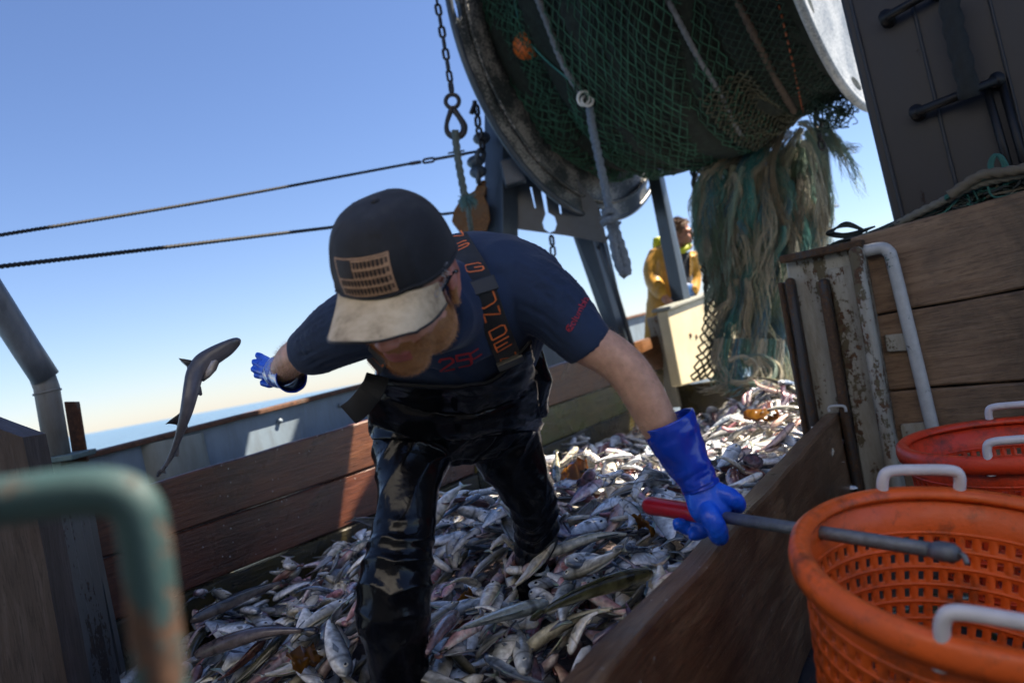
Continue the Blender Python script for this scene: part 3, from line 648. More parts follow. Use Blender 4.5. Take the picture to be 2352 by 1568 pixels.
# reel stand
stand = thing('reel_stand', P(1300, 760, 5.8), 'dark blue steel stand with keyhole plate carrying the net reel', 'stand')
def beam(name, quad, mat, par):
    """box beam from three pixel edges (left, corner, right), each (top, bottom), with their depths"""
    vs = []
    for (x0, y0, x1, y1, d_) in quad: vs += [P(x0, y0, d_), P(x1, y1, d_)]
    l0, l1, c0, c1, r0, r1 = vs; b0 = l0 + (r0 - c0); b1 = l1 + (r1 - c1); mb = MB()
    mb.add([l0, l1, c0, c1, r0, r1, b0, b1], [(0, 2, 3, 1), (2, 4, 5, 3), (4, 6, 7, 5), (6, 0, 1, 7), (0, 6, 4, 2), (1, 3, 5, 7)]); return bevel(mb.build(name, mat, par, False), 0.006)
beam('upright', [(1112, 240, 1113, 900, 5.55), (1154, 240, 1156, 900, 5.42), (1190, 240, 1191, 900, 5.55)], steel_blue, stand)
beam('leg', [(1290, 470, 1404, 800, 5.85), (1336, 470, 1432, 800, 5.76), (1376, 470, 1452, 800, 5.86)], steel_blue, stand)
beam('leg', [(1478, 360, 1545, 700, 6.2), (1505, 360, 1573, 700, 6.12), (1516, 360, 1590, 700, 6.2)], steel_blue, stand)
org = P(1190, 530, 5.6); px_m = 5.6 / FPX
def pl(x, y): return ((x - 1190) * px_m, (530 - y) * px_m)
plate2d('keyhole_plate', [pl(*q) for q in [(1186, 330), (1186, 526), (1300, 541), (1395, 559), (1372, 470), (1300, 380)]],
        [[pl(*q) for q in [(1243, 440), (1252, 440), (1259, 488), (1274, 498), (1279, 515), (1274, 530), (1262, 535), (1250, 526), (1246, 512), (1253, 492)]],
         [pl(*q) for q in [(1217, 430), (1221, 430), (1231, 478), (1228, 478)]], [pl(*q) for q in [(1281, 455), (1285, 455), (1290, 492), (1286, 490)]]][::1], org, RT, UP, 0.014, steel_blue, stand)
mb = MB(); box(mb, P(1178, 395, 5.35), RT * 0.07 + UP * 0.02, FW * 0.06, UP * 0.085 - RT * 0.02); bevel(mb.build('bearing_block', steel_blue, stand, False), 0.01)
mb = MB(); tube(mb, [P(1356, 470, 5.75), P(1451, 790, 5.75)], 0.018, 8); mb.build('hydraulic_pipe', steel_blue, stand)
mb = MB(); tube(mb, [P(1375, 570, 5.8), P(1425, 510, 5.9)], 0.012, 8); tube(mb, [P(1372, 502, 5.78), P(1386, 505, 5.78)], 0.014, 8); mb.build('stay', steel_blue, stand)
iron2 = simple('chain_iron', (0.030, 0.028, 0.030), 0.45, 0.5, nscale=30, bstr=0.3)
ch = thing('short_chain', P(1270, 545, 5.55), 'short dark chain hanging below the keyhole plate', 'chain'); chain(ch, [P(1266, 540, 5.55), P(1270, 575, 5.55), P(1273, 640, 5.55)], 0.085, 0.055, 0.009, iron2)

# chain, hook and rope on the left of the reel
hk = thing('hook_chain', P(1045, 320, 5.0), 'long iron chain with safety hook hanging left of the reel', 'chain')
chain(hk, [P(996, -40, 5.0), P(1003, 0, 5.0), P(1030, 160, 5.0), P(1038, 214, 5.0)], 0.085, 0.050, 0.0095, iron2)
mb = MB(); ce = P(1039, 233, 5.0); tube(mb, [ce + RT * (0.042 * math.cos(t_)) + UP * (0.042 * math.sin(t_)) for t_ in np.linspace(0, 2 * math.pi, 24, endpoint=False)], 0.014, 8, closed=True); mb.build('hook_eye', iron2, hk)
hp = [(1037, 250), (1026, 285), (1029, 306), (1046, 315), (1062, 308), (1066, 290), (1054, 268), (1042, 252)]
mb = MB(); tube(mb, spline([P(x, y, 5.0) for x, y in hp], 6), lerp_list([0.018, 0.014, 0.018, 0.022, 0.022, 0.022, 0.018, 0.02], 6), 10); mb.build('hook', iron2, hk)
rt = thing('tagline', P(1075, 470, 5.0), 'frayed grey-green rope hanging from the safety hook', 'rope')
gr_m = simple('green_grey_rope', (0.085, 0.105, 0.10), 0.9, var=0.4, nscale=50, bstr=0.7)
mb = MB(); rope(mb, spline([P(1045, 300, 4.98), P(1049, 340, 4.98), P(1056, 390, 4.98), P(1068, 452, 4.98)], 8), 0.022); mb.build('strand', gr_m, rt)
mb = MB()
for k in range(110):
    d_ = Vector((random.gauss(0, 1), random.gauss(0, 1), random.gauss(0, .6))).normalized(); q = P(1073, 458, 4.98); tube(mb, spline([q, q + d_ * 0.03 + Z * 0.008, q + d_ * random.uniform(.04, .075) - Z * random.uniform(0, .04)], 3), 0.003, 3, False)
o = mb.build('frayed_end', simple('fray', (0.10, 0.20, 0.20), 0.9), rt)
mb = MB(); rope(mb, spline([P(1072, 462, 4.98), P(1078, 500, 4.98), P(1085, 545, 5.1)], 6), 0.016); mb.build('strand', gr_m, rt)
rustb = paint('rusty_block', (0.16, 0.085, 0.038), amt=0.8, scale=9, rough=0.75, rust=(0.19, 0.09, 0.035), streak=False)
blk = thing('pulley_block', P(1080, 520, 5.5), 'rusty brown pulley block hanging beside the reel upright', 'pulley')
bc = P(1080, 497, 5.5); mm = 5.5 / FPX
out = [(-38, -14), (-33, 10), (-18, 34), (8, 50), (30, 66), (36, 62), (30, 42), (40, 20), (44, -10), (36, -34), (10, -46), (-18, -40)]
for dz in (-0.05, 0.05): plate2d('cheek', [(x * mm, y * mm) for x, y in out][::-1], [], bc + FW * dz, RT, UP, 0.03, rustb, blk, 0.008)
mb = MB(); tube(mb, [bc + FW * -0.03, bc + FW * 0.03], 0.10, 24); mb.build('sheave', rustb, blk)
mb = MB(); tube(mb, spline([P(1098, 450, 5.45), P(1108, 432, 5.45), P(1112, 418, 5.45), P(1100, 428, 5.45), P(1092, 446, 5.45)], 5), 0.014, 8); mb.build('shackle', rustb, blk)
ch = thing('shackle_chain', P(1100, 440, 5.4), 'dark chain and shackles bolted down the side of the reel upright', 'chain')
chain(ch, [P(1094, 240, 5.35), P(1099, 300, 5.35), P(1110, 345, 5.38)], 0.09, 0.06, 0.011, iron2); chain(ch, [P(1108, 340, 5.4), P(1096, 375, 5.4), P(1100, 425, 5.42)], 0.13, 0.10, 0.02, steel_blue)
mb = MB(); tube(mb, spline([P(1082, 262, 5.33), P(1090, 240, 5.33), P(1090, 232, 5.33)], 4), 0.016, 8); mb.build('pin', iron2, ch)
for px, py in ((1092, 372), (1098, 395), (1106, 318)):
    mb = MB(); ellipsoid(mb, Matrix.Translation(P(px, py, 5.42)), (0.06, 0.05, 0.045)); mb.build('shackle_nut', steel_blue, ch)
wire_m = simple('wire', (0.007, 0.008, 0.010), 0.7, 0.0, nscale=80)
mb = MB(); rope(mb, spline([P(-60, 550, 3.6), P(0, 540, 3.65), P(470, 463, 4.4), P(942, 376, 5.2)], 10), 0.0085, n=6); w1 = thing('upper_wire', P(942, 376, 5.2), 'thin upper steel wire crossing the sky with a turnbuckle at its end', 'wire'); mb.build('cable', wire_m, w1)
chain(w1, [P(938, 377, 5.2), P(1000, 366, 5.25)], 0.09, 0.042, 0.008, iron2)
mb = MB(); tube(mb, [P(998, 366, 5.25), P(1112, 345, 5.45)], 0.010, 6); mb.build('rod', iron2, w1)
mb = MB(); box(mb, P(1048, 354, 5.3) + UP * 0.014, RT * 0.055 + UP * 0.009, UP * 0.004, FW * 0.01); box(mb, P(1048, 354, 5.3) - UP * 0.014, RT * 0.055 + UP * 0.009, UP * 0.004, FW * 0.01); mb.build('turnbuckle', iron2, w1, False)
mb = MB(); rope(mb, spline([P(-60, 619, 3.2), P(0, 612, 3.3), P(380, 568, 3.95), P(755, 523, 4.7), P(1042, 489, 5.45)], 10), 0.0095, n=6); tag(mb.build('lower_wire', wire_m), 'thick lower steel wire passing behind the cap to the pulley', 'wire')

# rope with looped end under the reel
lr = thing('looped_rope', P(1440, 636, 4.75), 'thick blue-grey rope hanging from a white ring on the reel', 'rope')
q = on_net(1348, 226, 0.03); dq = (q - CAM).dot(FW)
br_m = simple('blue_rope', (0.12, 0.155, 0.20), 0.85, var=0.35, nscale=60, bstr=0.6)
mb = MB(); rope(mb, spline([P(1354, 245, dq), P(1362, 300, dq), P(1378, 375, dq), P(1392, 440, dq), P(1401, 490, dq)], 8), 0.024); mb.build('upper_length', br_m, lr)
mb = MB(); rope(mb, spline([P(1399, 485, dq - .03), P(1408, 545, dq - .03), P(1416, 590, dq - .03), P(1428, 622, dq - .03), P(1438, 630, dq - .03), P(1440, 612, dq - .02), P(1430, 575, dq - .02), P(1414, 530, dq - .02), P(1408, 495, dq - .02)], 8), 0.026); mb.build('loop', br_m, lr)
mb = MB(); rope(mb, spline([P(1385, 492, dq - .05), P(1398, 484, dq - .07), P(1414, 490, dq - .05), P(1410, 502, dq - .07), P(1392, 506, dq - .06), P(1386, 514, dq - .03)], 6), 0.022); mb.build('knot', br_m, lr)
mb = MB()
for k in range(60):
    a_ = P(random.uniform(1386, 1412), random.uniform(484, 520), dq - .06); tube(mb, [a_, a_ + RT * random.uniform(-.04, .04) - Z * random.uniform(.01, .06)], 0.002, 3, False)
mb.build('frayed_yarn', br_m, lr)
mb = MB()
for dx, dy in ((0, 0), (9, 5)):
    ce = P(1340 + dx, 226 + dy, dq - .04); tube(mb, [ce + RT * (0.034 * math.cos(t_)) + (UP * 0.9 + FW * 0.4 * (1 if dx else -1)) * (0.042 * math.sin(t_)) for t_ in np.linspace(0, 2 * math.pi, 20, endpoint=False)], 0.009, 8, closed=True)
mb.build('ring', simple('ring_white', (0.55, 0.56, 0.55), 0.4), lr)

# frayed rope fringe under the reel
PAL = [(0.16, 0.34, 0.28), (0.33, 0.46, 0.38), (0.46, 0.46, 0.33), (0.55, 0.51, 0.38), (0.22, 0.19, 0.13), (0.08, 0.32, 0.30), (0.60, 0.59, 0.48), (0.18, 0.29, 0.19), (0.13, 0.29, 0.36), (0.50, 0.46, 0.34)]
def fibre(name):
    m, t, b = new_mat(name); a_ = N(t, 'ShaderNodeAttribute'); a_.attribute_name = 'Col'; setv(t, b.inputs['Base Color'], a_.outputs['Color'])
    b.inputs['Roughness'].default_value = 0.75; b.inputs['Sheen Weight'].default_value = 0.3
    tr_ = N(t, 'ShaderNodeBsdfTranslucent'); setv(t, tr_.inputs[0], a_.outputs['Color']); ms = N(t, 'ShaderNodeMixShader'); ms.inputs[0].default_value = 0.4
    t.links.new(b.outputs[0], ms.inputs[1]); t.links.new(tr_.outputs[0], ms.inputs[2]); t.links.new(ms.outputs[0], t.nodes['Material Output'].inputs[0]); return m
fib_m = fibre('rope_fibre')
class Fibres:
    def __init__(s): s.mb = MB(); s.c = []
    def lock(s, guide, n, spread0, spread1, r, col, curl=0.02, k=7):
        g_ = spline(guide, k); m = len(g_); fr = frames(g_)[1]
        for _ in range(n):
            a0, r0 = random.uniform(0, 6.28), math.sqrt(random.random()); pts = []; f0 = random.uniform(0.7, 1.0); ph = random.uniform(0, 6.28); fq_ = random.uniform(4, 9)
            cnt = max(4, int(m * f0))
            for i in range(cnt):
                u = i / (m - 1); sp = spread0 + (spread1 - spread0) * u; t_, a_, b_ = fr[i]
                pts.append(g_[i] + a_ * (math.cos(a0) * r0 * sp + math.sin(u * fq_ + ph) * curl * u) + b_ * (math.sin(a0) * r0 * sp + math.cos(u * fq_ * 0.8 + ph) * curl * u))
            n0 = len(s.mb.v); tube(s.mb, pts, [r] * (cnt - 2) + [r * .8, r * .4], 3, False); v = random.uniform(0.65, 1.35)
            s.c += [tuple(min(1, x * v) for x in col)] * (len(s.mb.v) - n0)
    def build(s, name, parent=None):
        o = s.mb.build(name, fib_m, parent); set_col(o.data, np.array(s.c)); return o
fr_t = thing('rope_fringe', P(1750, 900, 5.4), 'shaggy curtain of frayed green and tan rope hanging under the reel', 'frayed rope')
F_ = Fibres()
def fr_bounds(y):                                      # left and right outline of the curtain
    def ip(tab):
        for (y0, x0), (y1, x1) in zip(tab, tab[1:]):
            if y <= y1: return x0 + (x1 - x0) * (y - y0) / (y1 - y0)
        return tab[-1][1]
    return ip([(280, 1740), (390, 1600), (560, 1612), (700, 1650), (760, 1634), (890, 1642)]), ip([(280, 1890), (420, 1884), (560, 1888), (640, 1850), (720, 1824), (890, 1850)])
for k in range(330):
    ys = random.choice([random.uniform(290, 420), random.uniform(330, 640), random.uniform(400, 720)]); ln = random.uniform(110, 300); lay = random.random(); u = random.uniform(.03, .97)
    de = 5.48 - 0.30 * lay * math.sin(math.pi * u) + random.uniform(-.03, .03); tilt = random.gauss(0, .16); n = 6; gd = []; ph = random.uniform(0, 6.28); am = random.uniform(5, 17)
    for j in range(n):
        y = min(888, ys + ln * j / (n - 1)); l, r = fr_bounds(y); uu = min(1.02, max(-.02, u + tilt * j / (n - 1))); x = l + (r - l) * uu + am * math.sin(j * 1.5 + ph) * (j / (n - 1)) ** .7
        if y < 392 and x < 1740 - (y - 280) * 1.25: y = 280 + (1740 - x) / 1.25
        gd.append(P(x, y, de - .05 * math.sin(j * 1.1 + ph)))
    c = random.choice(PAL); F_.lock(gd, random.randint(22, 34), 0.022, random.uniform(.014, .045), 0.0017, c, random.uniform(.015, .06), 5)
for k in range(15):                                   # tufts thrown out to the right
    x0, y0 = random.uniform(1830, 1890), random.uniform(275, 330); x1 = random.choice([1990, 1960, 1945, 1905, 1890, 1915]) + random.uniform(-18, 18); y1 = {0: 330, 1: 400}.get(k % 2, 350) + random.uniform(0, 80) + (70 if x1 < 1920 else 0)
    F_.lock([P(x0, y0, 5.0), P(x0 + (x1 - x0) * .35, y0 + 12, 4.97), P(x0 + (x1 - x0) * .7, (y0 + y1) / 2, 4.95), P(x1, y1, 4.95)], 22, 0.018, 0.016, 0.0018, random.choice(PAL[1:4] + [PAL[6]]), 0.03)
for x0, x1, ya, yb in ((1888, 1896, 380, 545), (1880, 1882, 400, 600), (1893, 1888, 420, 560)):
    F_.lock([P(x0, ya, 5.0), P((x0 + x1) / 2 + 8, (ya + yb) / 2, 5.0), P(x1, yb, 5.0)], 30, 0.022, 0.035, 0.003, PAL[3], 0.02)
for cx_, cy_, rr in ((1738, 850, 36), (1740, 855, 28), (1700, 850, 34), (1745, 860, 44)):      # the curl on the deck
    gd = [P(cx_ + rr * 1.1 * math.cos(t_), cy_ + rr * 0.9 * math.sin(t_), 5.15 - 0.04 * math.sin(t_)) for t_ in np.linspace(-2.4, 2.6, 9)]
    F_.lock(gd, 26, 0.018, 0.02, 0.003, random.choice([PAL[1], PAL[5], PAL[6], PAL[3]]), 0.012)
for k in range(16):
    x0 = random.uniform(1640, 1660) + k * 9; F_.lock([P(x0, 780, 5.25), P(x0 - 8, 830, 5.2), P(x0 + random.uniform(-30, 10), 880, 5.15), P(x0 + random.uniform(-60, 10), 892, 5.1)], 20, 0.03, 0.035, 0.003, random.choice(PAL), 0.03)
o = F_.build('strands', fr_t); o['kind'] = 'stuff'
ch = thing('fringe_chain', P(1885, 300, 4.85), 'short shiny chain dangling in the frayed rope', 'chain'); chain(ch, [P(1875, 250, 4.85), P(1880, 300, 4.85), P(1890, 345, 4.85)], 0.075, 0.052, 0.009, iron2)
# torn strip of net hanging beside the fringe
mb = MB(); cols, rws = 6, 46
cl = spline([P(1596, 380, 5.55), P(1606, 480, 5.55), P(1618, 580, 5.52), P(1628, 660, 5.5), P(1638, 740, 5.48), P(1628, 820, 5.45), P(1612, 872, 5.42)], 8); cl = resample(cl, rws); wd = lerp_list([15, 15, 14, 15, 18, 26, 34], 8)
for i in range(cols):
    pts = []
    for j in range(rws):
        w_ = wd[int(j / (rws - 1) * (len(wd) - 1))] * 5.5 / FPX; u = (i + (0.42 if (i + j) % 2 else -0.42) + 0.5) / cols * 2 - 1; pts.append(cl[j] + RT * (u * w_) + FW * (0.05 * math.sin(u * 3 + j * .3)) + UP * noise.noise(Vector((i, j * .6, 0))) * 0.03)
    tube(mb, pts, 0.0095, 4, False)
tag(mb.build('net_strip', simple('net_strip_twine', (0.045, 0.050, 0.034), 0.7, nscale=9, bstr=0)), 'narrow strip of knotted dark net hanging beside the frayed rope', 'net')

# tangle of net and rope on the plank wall
tg = thing('net_heap', ST(WS + 0.05, 0.2, 1.2), 'tangled heap of dark net and rope lying along the top of the plank wall', 'net')
pal2 = [simple('heap_a', (0.035, 0.05, 0.045), 0.85, bstr=0), simple('heap_b', (0.02, 0.028, 0.03), 0.85, bstr=0), simple('heap_c', (0.10, 0.085, 0.06), 0.85, bstr=0), simple('heap_d', (0.02, 0.10, 0.085), 0.8, bstr=0)]
for q in range(4):
    mb = MB()
    for k in range(70 if q < 2 else 28):
        x = random.uniform(1905, 2380) if k % 3 else random.uniform(1960, 2300); pts = []; z0 = random.uniform(-12, 20)
        for j in range(5):
            xx = x + j * random.uniform(16, 46) - 30; yt = 545 - (xx - 1980) * 0.285; up_ = 6 + 40 * max(0, min(1, (xx - 2020) / 200)) ; pts.append(on_s(max(1900, xx), yt - random.uniform(-2, up_), WS + random.uniform(-0.02, 0.1)))
        tube(mb, spline(pts, 5), random.uniform(.0025, .005), 4, False)
    o = mb.build('tangled_twine', pal2[q], tg); o['kind'] = 'stuff'
mb = MB(); rope(mb, spline([on_s(2030, 532, WS + .01), on_s(2100, 494, WS - .02), on_s(2170, 460, WS - .03), on_s(2240, 425, WS - .03), on_s(2352, 400, WS - .02), on_s(2420, 380, WS)], 8), 0.013); mb.build('lay_rope', simple('heap_rope', (0.13, 0.125, 0.10), 0.85, nscale=50, bstr=.6), tg)
mb = MB(); rope(mb, spline([on_s(2180, 450, WS - .05), on_s(2250, 405, WS - .05), on_s(2310, 395, WS - .05), on_s(2400, 380, WS - .05)], 8), 0.016); mb.build('lay_rope', pal2[2], tg)
mb = MB()
for k in range(3): tube(mb, spline([on_s(2275 + 3 * k, 400, WS - .04), on_s(2272 + 4 * k, 375, WS - .04), on_s(2284 + 3 * k, 356, WS - .04), on_s(2298 + 4 * k, 366, WS - .04), on_s(2300 + 5 * k, 395, WS - .04), on_s(2240, 418, WS - .05), on_s(2170, 452 + 3 * k, WS - .05)], 6), 0.005, 5)
mb.build('green_twine_loop', pal2[3], tg)
mb = MB()
for k in range(7): 
    a_ = random.uniform(0, 10); tube(mb, spline([on_s(1992, 532, WS + .02), on_s(1945, 520 - a_, WS + .0), on_s(1905 + a_, 530, WS - .02), on_s(1902 + a_ * 2, 540 - a_ * .5, WS), on_s(1950, 545 - a_, WS + .02), on_s(2010, 520, WS + .05)], 6), 0.0035, 4, False)
mb.build('twine_loops', pal2[1], tg)

# gull far away
gm = simple('gull_feather', (0.18, 0.17, 0.16), 0.8); gd = 38.0; c = P(1912, 474, gd)
mb = MB(); loft(mb, [(c - RT * 0.22, 0.01, 0.01), (c - RT * 0.1, 0.06, 0.05), (c + RT * 0.08, 0.07, 0.06), (c + RT * 0.2, 0.04, 0.04), (c + RT * 0.28, 0.01, 0.01)], 8, 3)
for s_ in (1, -1):
    tip = c + RT * (0.48 if s_ > 0 else -0.12) + UP * (0.06 if s_ > 0 else 0.20) + FW * 0.35 * s_; vs = [c - RT * 0.08, c + RT * 0.10, tip, (c + tip) / 2 + UP * 0.08 + RT * .1]
    mb.add([v + UP * 0.012 for v in vs] + [v - UP * 0.012 for v in vs], [(0, 1, 3), (0, 3, 2), (4, 7, 5), (4, 6, 7), (1, 5, 7, 3), (3, 7, 6, 2), (2, 6, 4, 0)])
tag(mb.build('gull', gm), 'small grey gull flying in the pale sky beside the frayed rope', 'bird')

# ------------------------------------------------------------------ baskets
def plastic(name, col):
    m, t, b = new_mat(name); v = coords(t); c = ramp(t, nz(t, v, 7, 5), [(.3, tuple(x * .78 for x in col)), (.7, tuple(min(1, x * 1.15) for x in col))])
    c = mix(t, ramp(t, nz(t, v, 16, 7, .75), [(.50, g(0)), (.70, g(.85))]), c, (.075, .028, .014)); c = mix(t, ramp(t, nz(t, v, 70, 4, .8, 1.5), [(.68, g(0)), (.76, g(.45))]), c, (.62, .36, .26))
    setv(t, b.inputs['Base Color'], c); setv(t, b.inputs['Roughness'], ramp(t, nz(t, v, 20, 4), [(.3, g(.3)), (.7, g(.6))])); bump(t, b, nz(t, v, 110, 4), .3, .003); return m
or_m = [plastic('basket_orange', (0.72, 0.115, 0.016)), plastic('basket_red', (0.66, 0.050, 0.012))]
wh_m = simple('handle_plastic', (0.60, 0.60, 0.64), 0.4, var=0.15, nscale=20)
def basket(centre, nrm, R0, mat, label, feet, name='fish_basket', Hh=0.40):
    nrm = nrm.normalized(); ax = (Vector((1, 0, 0)) - nrm * nrm.x).normalized(); ay = nrm.cross(ax); ob = thing(name, centre - nrm * Hh, label, 'basket', 'plastic fish baskets')
    nc, nrw, top = 60, 11, 0.060; rt_, rb = R0 - 0.014, R0 * 0.74
    def pt(u, v, dr=0.0):           # v 0 = rim, 1 = bottom
        r = rt_ + (rb - rt_) * v + dr; th = 2 * math.pi * u / nc; return centre - nrm * (Hh * v) + (ax * math.cos(th) + ay * math.sin(th)) * r
    mb = MB(); v0 = top / Hh; vb = 0.95; dv = (vb - v0) / nrw
    for k in range(nc):
        mb.add([pt(k, 0), pt(k + 1, 0), pt(k + 1, v0), pt(k, v0)], [(0, 1, 2, 3)]); mb.add([pt(k, vb), pt(k + 1, vb), pt(k + 1, 1), pt(k, 1)], [(0, 1, 2, 3)])
        for j in range(nrw):
            a0, a1 = v0 + j * dv, v0 + (j + 1) * dv; o_ = [pt(k, a0), pt(k + 1, a0), pt(k + 1, a1), pt(k, a1)]; i_ = [pt(k + .30, a0 + dv * .24), pt(k + .70, a0 + dv * .24), pt(k + .70, a1 - dv * .24), pt(k + .30, a1 - dv * .24)]
            mb.add(o_ + i_, [(0, 1, 5, 4), (1, 2, 6, 5), (2, 3, 7, 6), (3, 0, 4, 7)])
    mb.add([pt(k, 1) for k in range(nc)], [tuple(range(nc))])
    o = mb.build('wall', mat, ob, True, auto=50)
    w_ = o.modifiers.new('w', 'WELD'); w_.merge_threshold = 0.0005; sm = o.modifiers.new('s', 'SOLIDIFY'); sm.thickness = 0.005; sm.offset = 0
    mb = MB()
    for j in range(nrw + 1): tube(mb, [pt(k / 2, v0 + j * dv) for k in range(nc * 2)], 0.0042, 6, closed=True)
    mb.build('rib', mat, ob)
    mb = MB(); prof = [(-0.010, 0.004), (-0.002, 0.012), (0.010, 0.014), (0.019, 0.006), (0.021, -0.010), (0.018, -0.026), (0.012, -0.026), (0.012, -0.008), (0.004, 0.0), (-0.008, -0.004)]
    n = 96; vs = [centre + (ax * math.cos(2 * math.pi * k / n) + ay * math.sin(2 * math.pi * k / n)) * (rt_ + a_) + nrm * b_ for k in range(n) for a_, b_ in prof]; m = len(prof)
    mb.add(vs, [(k * m + q, k * m + (q + 1) % m, ((k + 1) % n) * m + (q + 1) % m, ((k + 1) % n) * m + q) for k in range(n) for q in range(m)]); mb.build('rim', mat, ob)
    for an in feet:
        da = 0.062 / R0; f0, f1 = an - da, an + da; w0 = [centre + (ax * math.cos(f) + ay * math.sin(f)) * (R0 - 0.006) for f in (f0, f1)]
        mb = MB(); h = nrm * 0.042; tube(mb, spline([w0[0] - nrm * 0.03, w0[0], w0[0] + h * 0.75, w0[0].lerp(w0[1], .10) + h * 1.05, w0[0].lerp(w0[1], .5) + h * 1.1, w0[0].lerp(w0[1], .90) + h * 1.05, w0[1] + h * 0.75, w0[1], w0[1] - nrm * 0.03], 6), 0.0095, 10); mb.build('handle', wh_m, ob)
    return ob, ax, ay, rt_
def rim_angle(centre, nrm, R0, px, py):
    nrm = nrm.normalized(); ax = (Vector((1, 0, 0)) - nrm * nrm.x).normalized(); ay = nrm.cross(ax)
    return min(np.linspace(0, 2 * math.pi, 360), key=lambda a_: (lambda q: (q[0] - px) ** 2 + (q[1] - py) ** 2)(proj(centre + (ax * math.cos(a_) + ay * math.sin(a_)) * R0)))
BC, BN = Vector((0.586, 1.102, 0.602)), Vector((0.132, -0.22, 1)); B2, BN2 = Vector((1.155, 1.94, 0.58)), Vector((0.02, -0.02, 1))
basket(BC, BN, 0.25, or_m[0], 'orange perforated fish basket nearest the camera under the grey rod', [rim_angle(BC, BN, .25, 2104, 1122), rim_angle(BC, BN, .25, 2310, 1492)])
basket(B2, BN2, 0.255, or_m[1], 'red-orange perforated fish basket standing behind the nearest one by the plank wall', [rim_angle(B2, BN2, .255, 2335, 955), rim_angle(B2, BN2, .255, 2352, 1135)], Hh=0.42)

# ------------------------------------------------------------------ picking rod
rod = thing('fish_pick', P(1900, 1230, 1.25), 'long grey metal rod with red grip held in the blue glove', 'tool')
ra, rb_ = P(1484, 1159, 1.60), P(2190, 1270, 1.085); rv = (rb_ - ra)
galv = simple('galvanised_rod', (0.16, 0.18, 0.205), 0.5, 0.55, var=0.4, nscale=45, bstr=0.4)
mb = MB(); tube(mb, [ra + rv * 0.1, rb_], 0.0108, 14); mb.build('rod', galv, rod)
mb = MB(); tube(mb, [ra + rv * t_ for t_ in (0, 0.012, 0.03, 0.10, 0.2, 0.29, 0.30)], [0.012, 0.0175, 0.0185, 0.0175, 0.0178, 0.0175, 0.0125], 16); mb.build('grip', simple('red_grip', (0.42, 0.008, 0.022), 0.35, var=0.15, nscale=20, coat=0.3), rod)
mb = MB(); tube(mb, [rb_ - rv * 0.05, rb_ - rv * 0.03, rb_, rb_ + rv * 0.012], [0.0112, 0.0145, 0.0135, 0.009], 12); d_ = (UP * -1).normalized(); tube(mb, spline([rb_ - rv * .01, rb_ + rv * .02, rb_ + rv * .03 + d_ * .012], 4), 0.004, 6); mb.build('tip', galv, rod)
